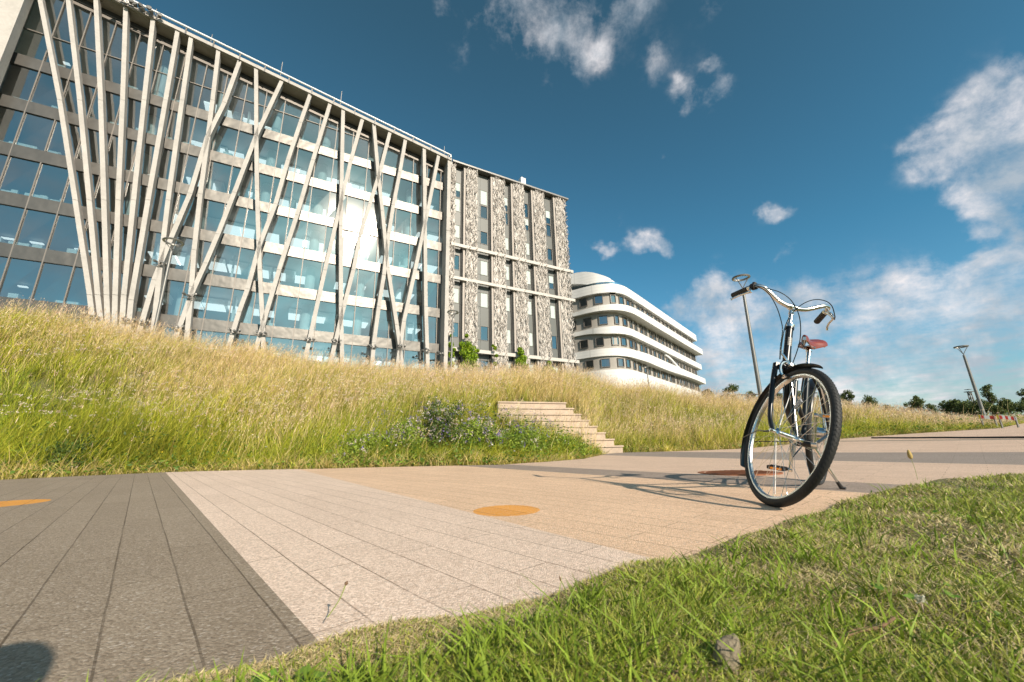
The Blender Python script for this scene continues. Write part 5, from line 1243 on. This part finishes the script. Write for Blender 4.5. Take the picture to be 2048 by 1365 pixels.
mb = MB(); mb.tube(smooth_path([p0, (p0*2+p1)/3+np.array([0, .004, .004]), (p0+2*p1)/3+np.array([.003, -.002, 0]), p1], 4), [.0042-.00018*k for k in range(13)], 8)
tag(mb.build('twig', M['twig'], None, True, p0), 'short brown twig lying in the lawn at the lower right', 'twig')

# ------------------------------------------------------------------ photographer lying behind the camera (only the shadow of the head reaches the picture)
def skin_body(name, verts, edges, radii, m_, parent=None, levels=2):
    me = bpy.data.meshes.new(name); o0 = np.array(parent['_o'] if parent is not None else (0, 0, 0), float)
    me.from_pydata([tuple(np.array(v)-o0) for v in verts], edges, []); ob = bpy.data.objects.new(name, me); col.objects.link(ob)
    md = ob.modifiers.new('skin', 'SKIN'); md.use_smooth_shade = True
    for i, r_ in enumerate(radii): me.skin_vertices[0].data[i].radius = (r_, r_) if not hasattr(r_, '__len__') else r_
    me.skin_vertices[0].data[0].use_root = True
    s_ = ob.modifiers.new('sub', 'SUBSURF'); s_.levels = s_.render_levels = levels
    me.materials.append(m_)
    if parent is not None: ob.parent = parent; ob['_o'] = list(o0)
    return ob
pz = float(T(-.1, -1)); base = np.array([-.12, -.95, pz])
ph = empty('person', base, 'photographer in a dark jacket lying prone on the lawn, head shadow at the lower left', 'person')
V = [(-.13, -1.02, .13), (-.13, -.80, .17), (-.13, -.58, .25), (-.13, -.44, .33), (-.13, -.35, .42), (-.135, -.30, .49),      # pelvis .. head base
     (-.31, -.45, .30), (-.37, -.30, .06), (-.17, -.12, .14), (.06, -.45, .30), (.13, -.30, .06), (.0, -.13, .14),
     (-.23, -1.08, .11), (-.30, -1.50, .07), (-.34, -1.92, .06), (-.35, -2.02, .05), (-.03, -1.08, .11), (.02, -1.50, .07), (.05, -1.92, .06), (.06, -2.02, .05)]
E_ = [(0, 1), (1, 2), (2, 3), (3, 4), (4, 5), (3, 6), (6, 7), (7, 8), (3, 9), (9, 10), (10, 11), (0, 12), (12, 13), (13, 14), (14, 15), (0, 16), (16, 17), (17, 18), (18, 19)]
Rr_ = [(.15, .10), (.14, .10), (.15, .11), (.14, .10), .06, .055, .062, .045, .030, .062, .045, .030, .085, .060, .042, .04, .085, .060, .042, .04]
jack = mat('dark_jacket', (.03, .035, .05), .85); skin_m = mat('skin', (.52, .32, .23), .5); hair = mat('brown_hair', (.06, .035, .02), .7)
skin_body('body', V, E_, Rr_, jack, ph)
mb = MB(); hc2 = np.array([-.135, -.25, .572]); NSg, NR = 20, 14; vs = []
for i in range(NR+1):
    th = pi*i/NR
    for k in range(NSg):
        a = 2*pi*k/NSg; x_, y_, z_ = math.sin(th)*math.cos(a), math.sin(th)*math.sin(a), math.cos(th)
        fx = 1+(.22*math.exp(-((x_/.16)**2+((z_+.12)/.16)**2)) if y_ > .6 else 0)-(.07*math.exp(-(((abs(x_)-.33)/.16)**2+((z_-.08)/.10)**2)) if y_ > .5 else 0)
        vs.append(hc2+np.array([x_*.076*(1-.18*max(-z_, 0)), y_*.095*fx, z_*.118]))
mb.add(vs, [(i*NSg+k, i*NSg+(k+1) % NSg, (i+1)*NSg+(k+1) % NSg, (i+1)*NSg+k) for i in range(NR) for k in range(NSg)])
for s in (-1, 1): mb.revolve(hc2+np.array([s*.076, -.005, -.005]), (s, 0, .1), [(.001, .012), (.018, .012), (.026, .002), (.001, -.006)], 12)
mb.build('head', skin_m, ph, True)
mb = MB(); vs = [hc2+np.array([math.sin(t)*math.cos(a)*.088, math.sin(t)*math.sin(a)*.108-.012, math.cos(t)*.130+.006]) for t in np.linspace(0, 1.75, 9) for a in np.linspace(0, 2*pi, 21)[:-1] ]
fs = [(i*20+k, i*20+(k+1) % 20, (i+1)*20+(k+1) % 20, (i+1)*20+k) for i in range(8) for k in range(20) if not (i > 4 and 2 < k < 8)]
mb.add(vs, fs); mb.build('hair', hair, ph, True)
for s, hx in ((-1, -.155), (1, -.015)):
    hb_ = np.array([hx, -.115, .165]); P0 = [hb_, hb_+[0, .02, .045]]; VV = [tuple(P0[0]), tuple(P0[1])]; EE = [(0, 1)]; RRr = [(.026, .016), (.034, .015)]
    for f_ in range(4):
        o = len(VV); q = P0[1]+np.array([(f_-1.5)*.017, .006, .02]); L_ = (.026, .030, .028, .021)[f_]
        VV += [tuple(q), tuple(q+[0, .008, L_]), tuple(q+[0, .022, L_+.014])]; EE += [(1, o), (o, o+1), (o+1, o+2)]; RRr += [.0095, .0085, .0075]
    o = len(VV); VV += [tuple(hb_+[-s*.034, .012, .030]), tuple(hb_+[-s*.048, .022, .058])]; EE += [(0, o), (o, o+1)]; RRr += [.011, .009]
    skin_body('hand', VV, EE, RRr, skin_m, ph, 1)
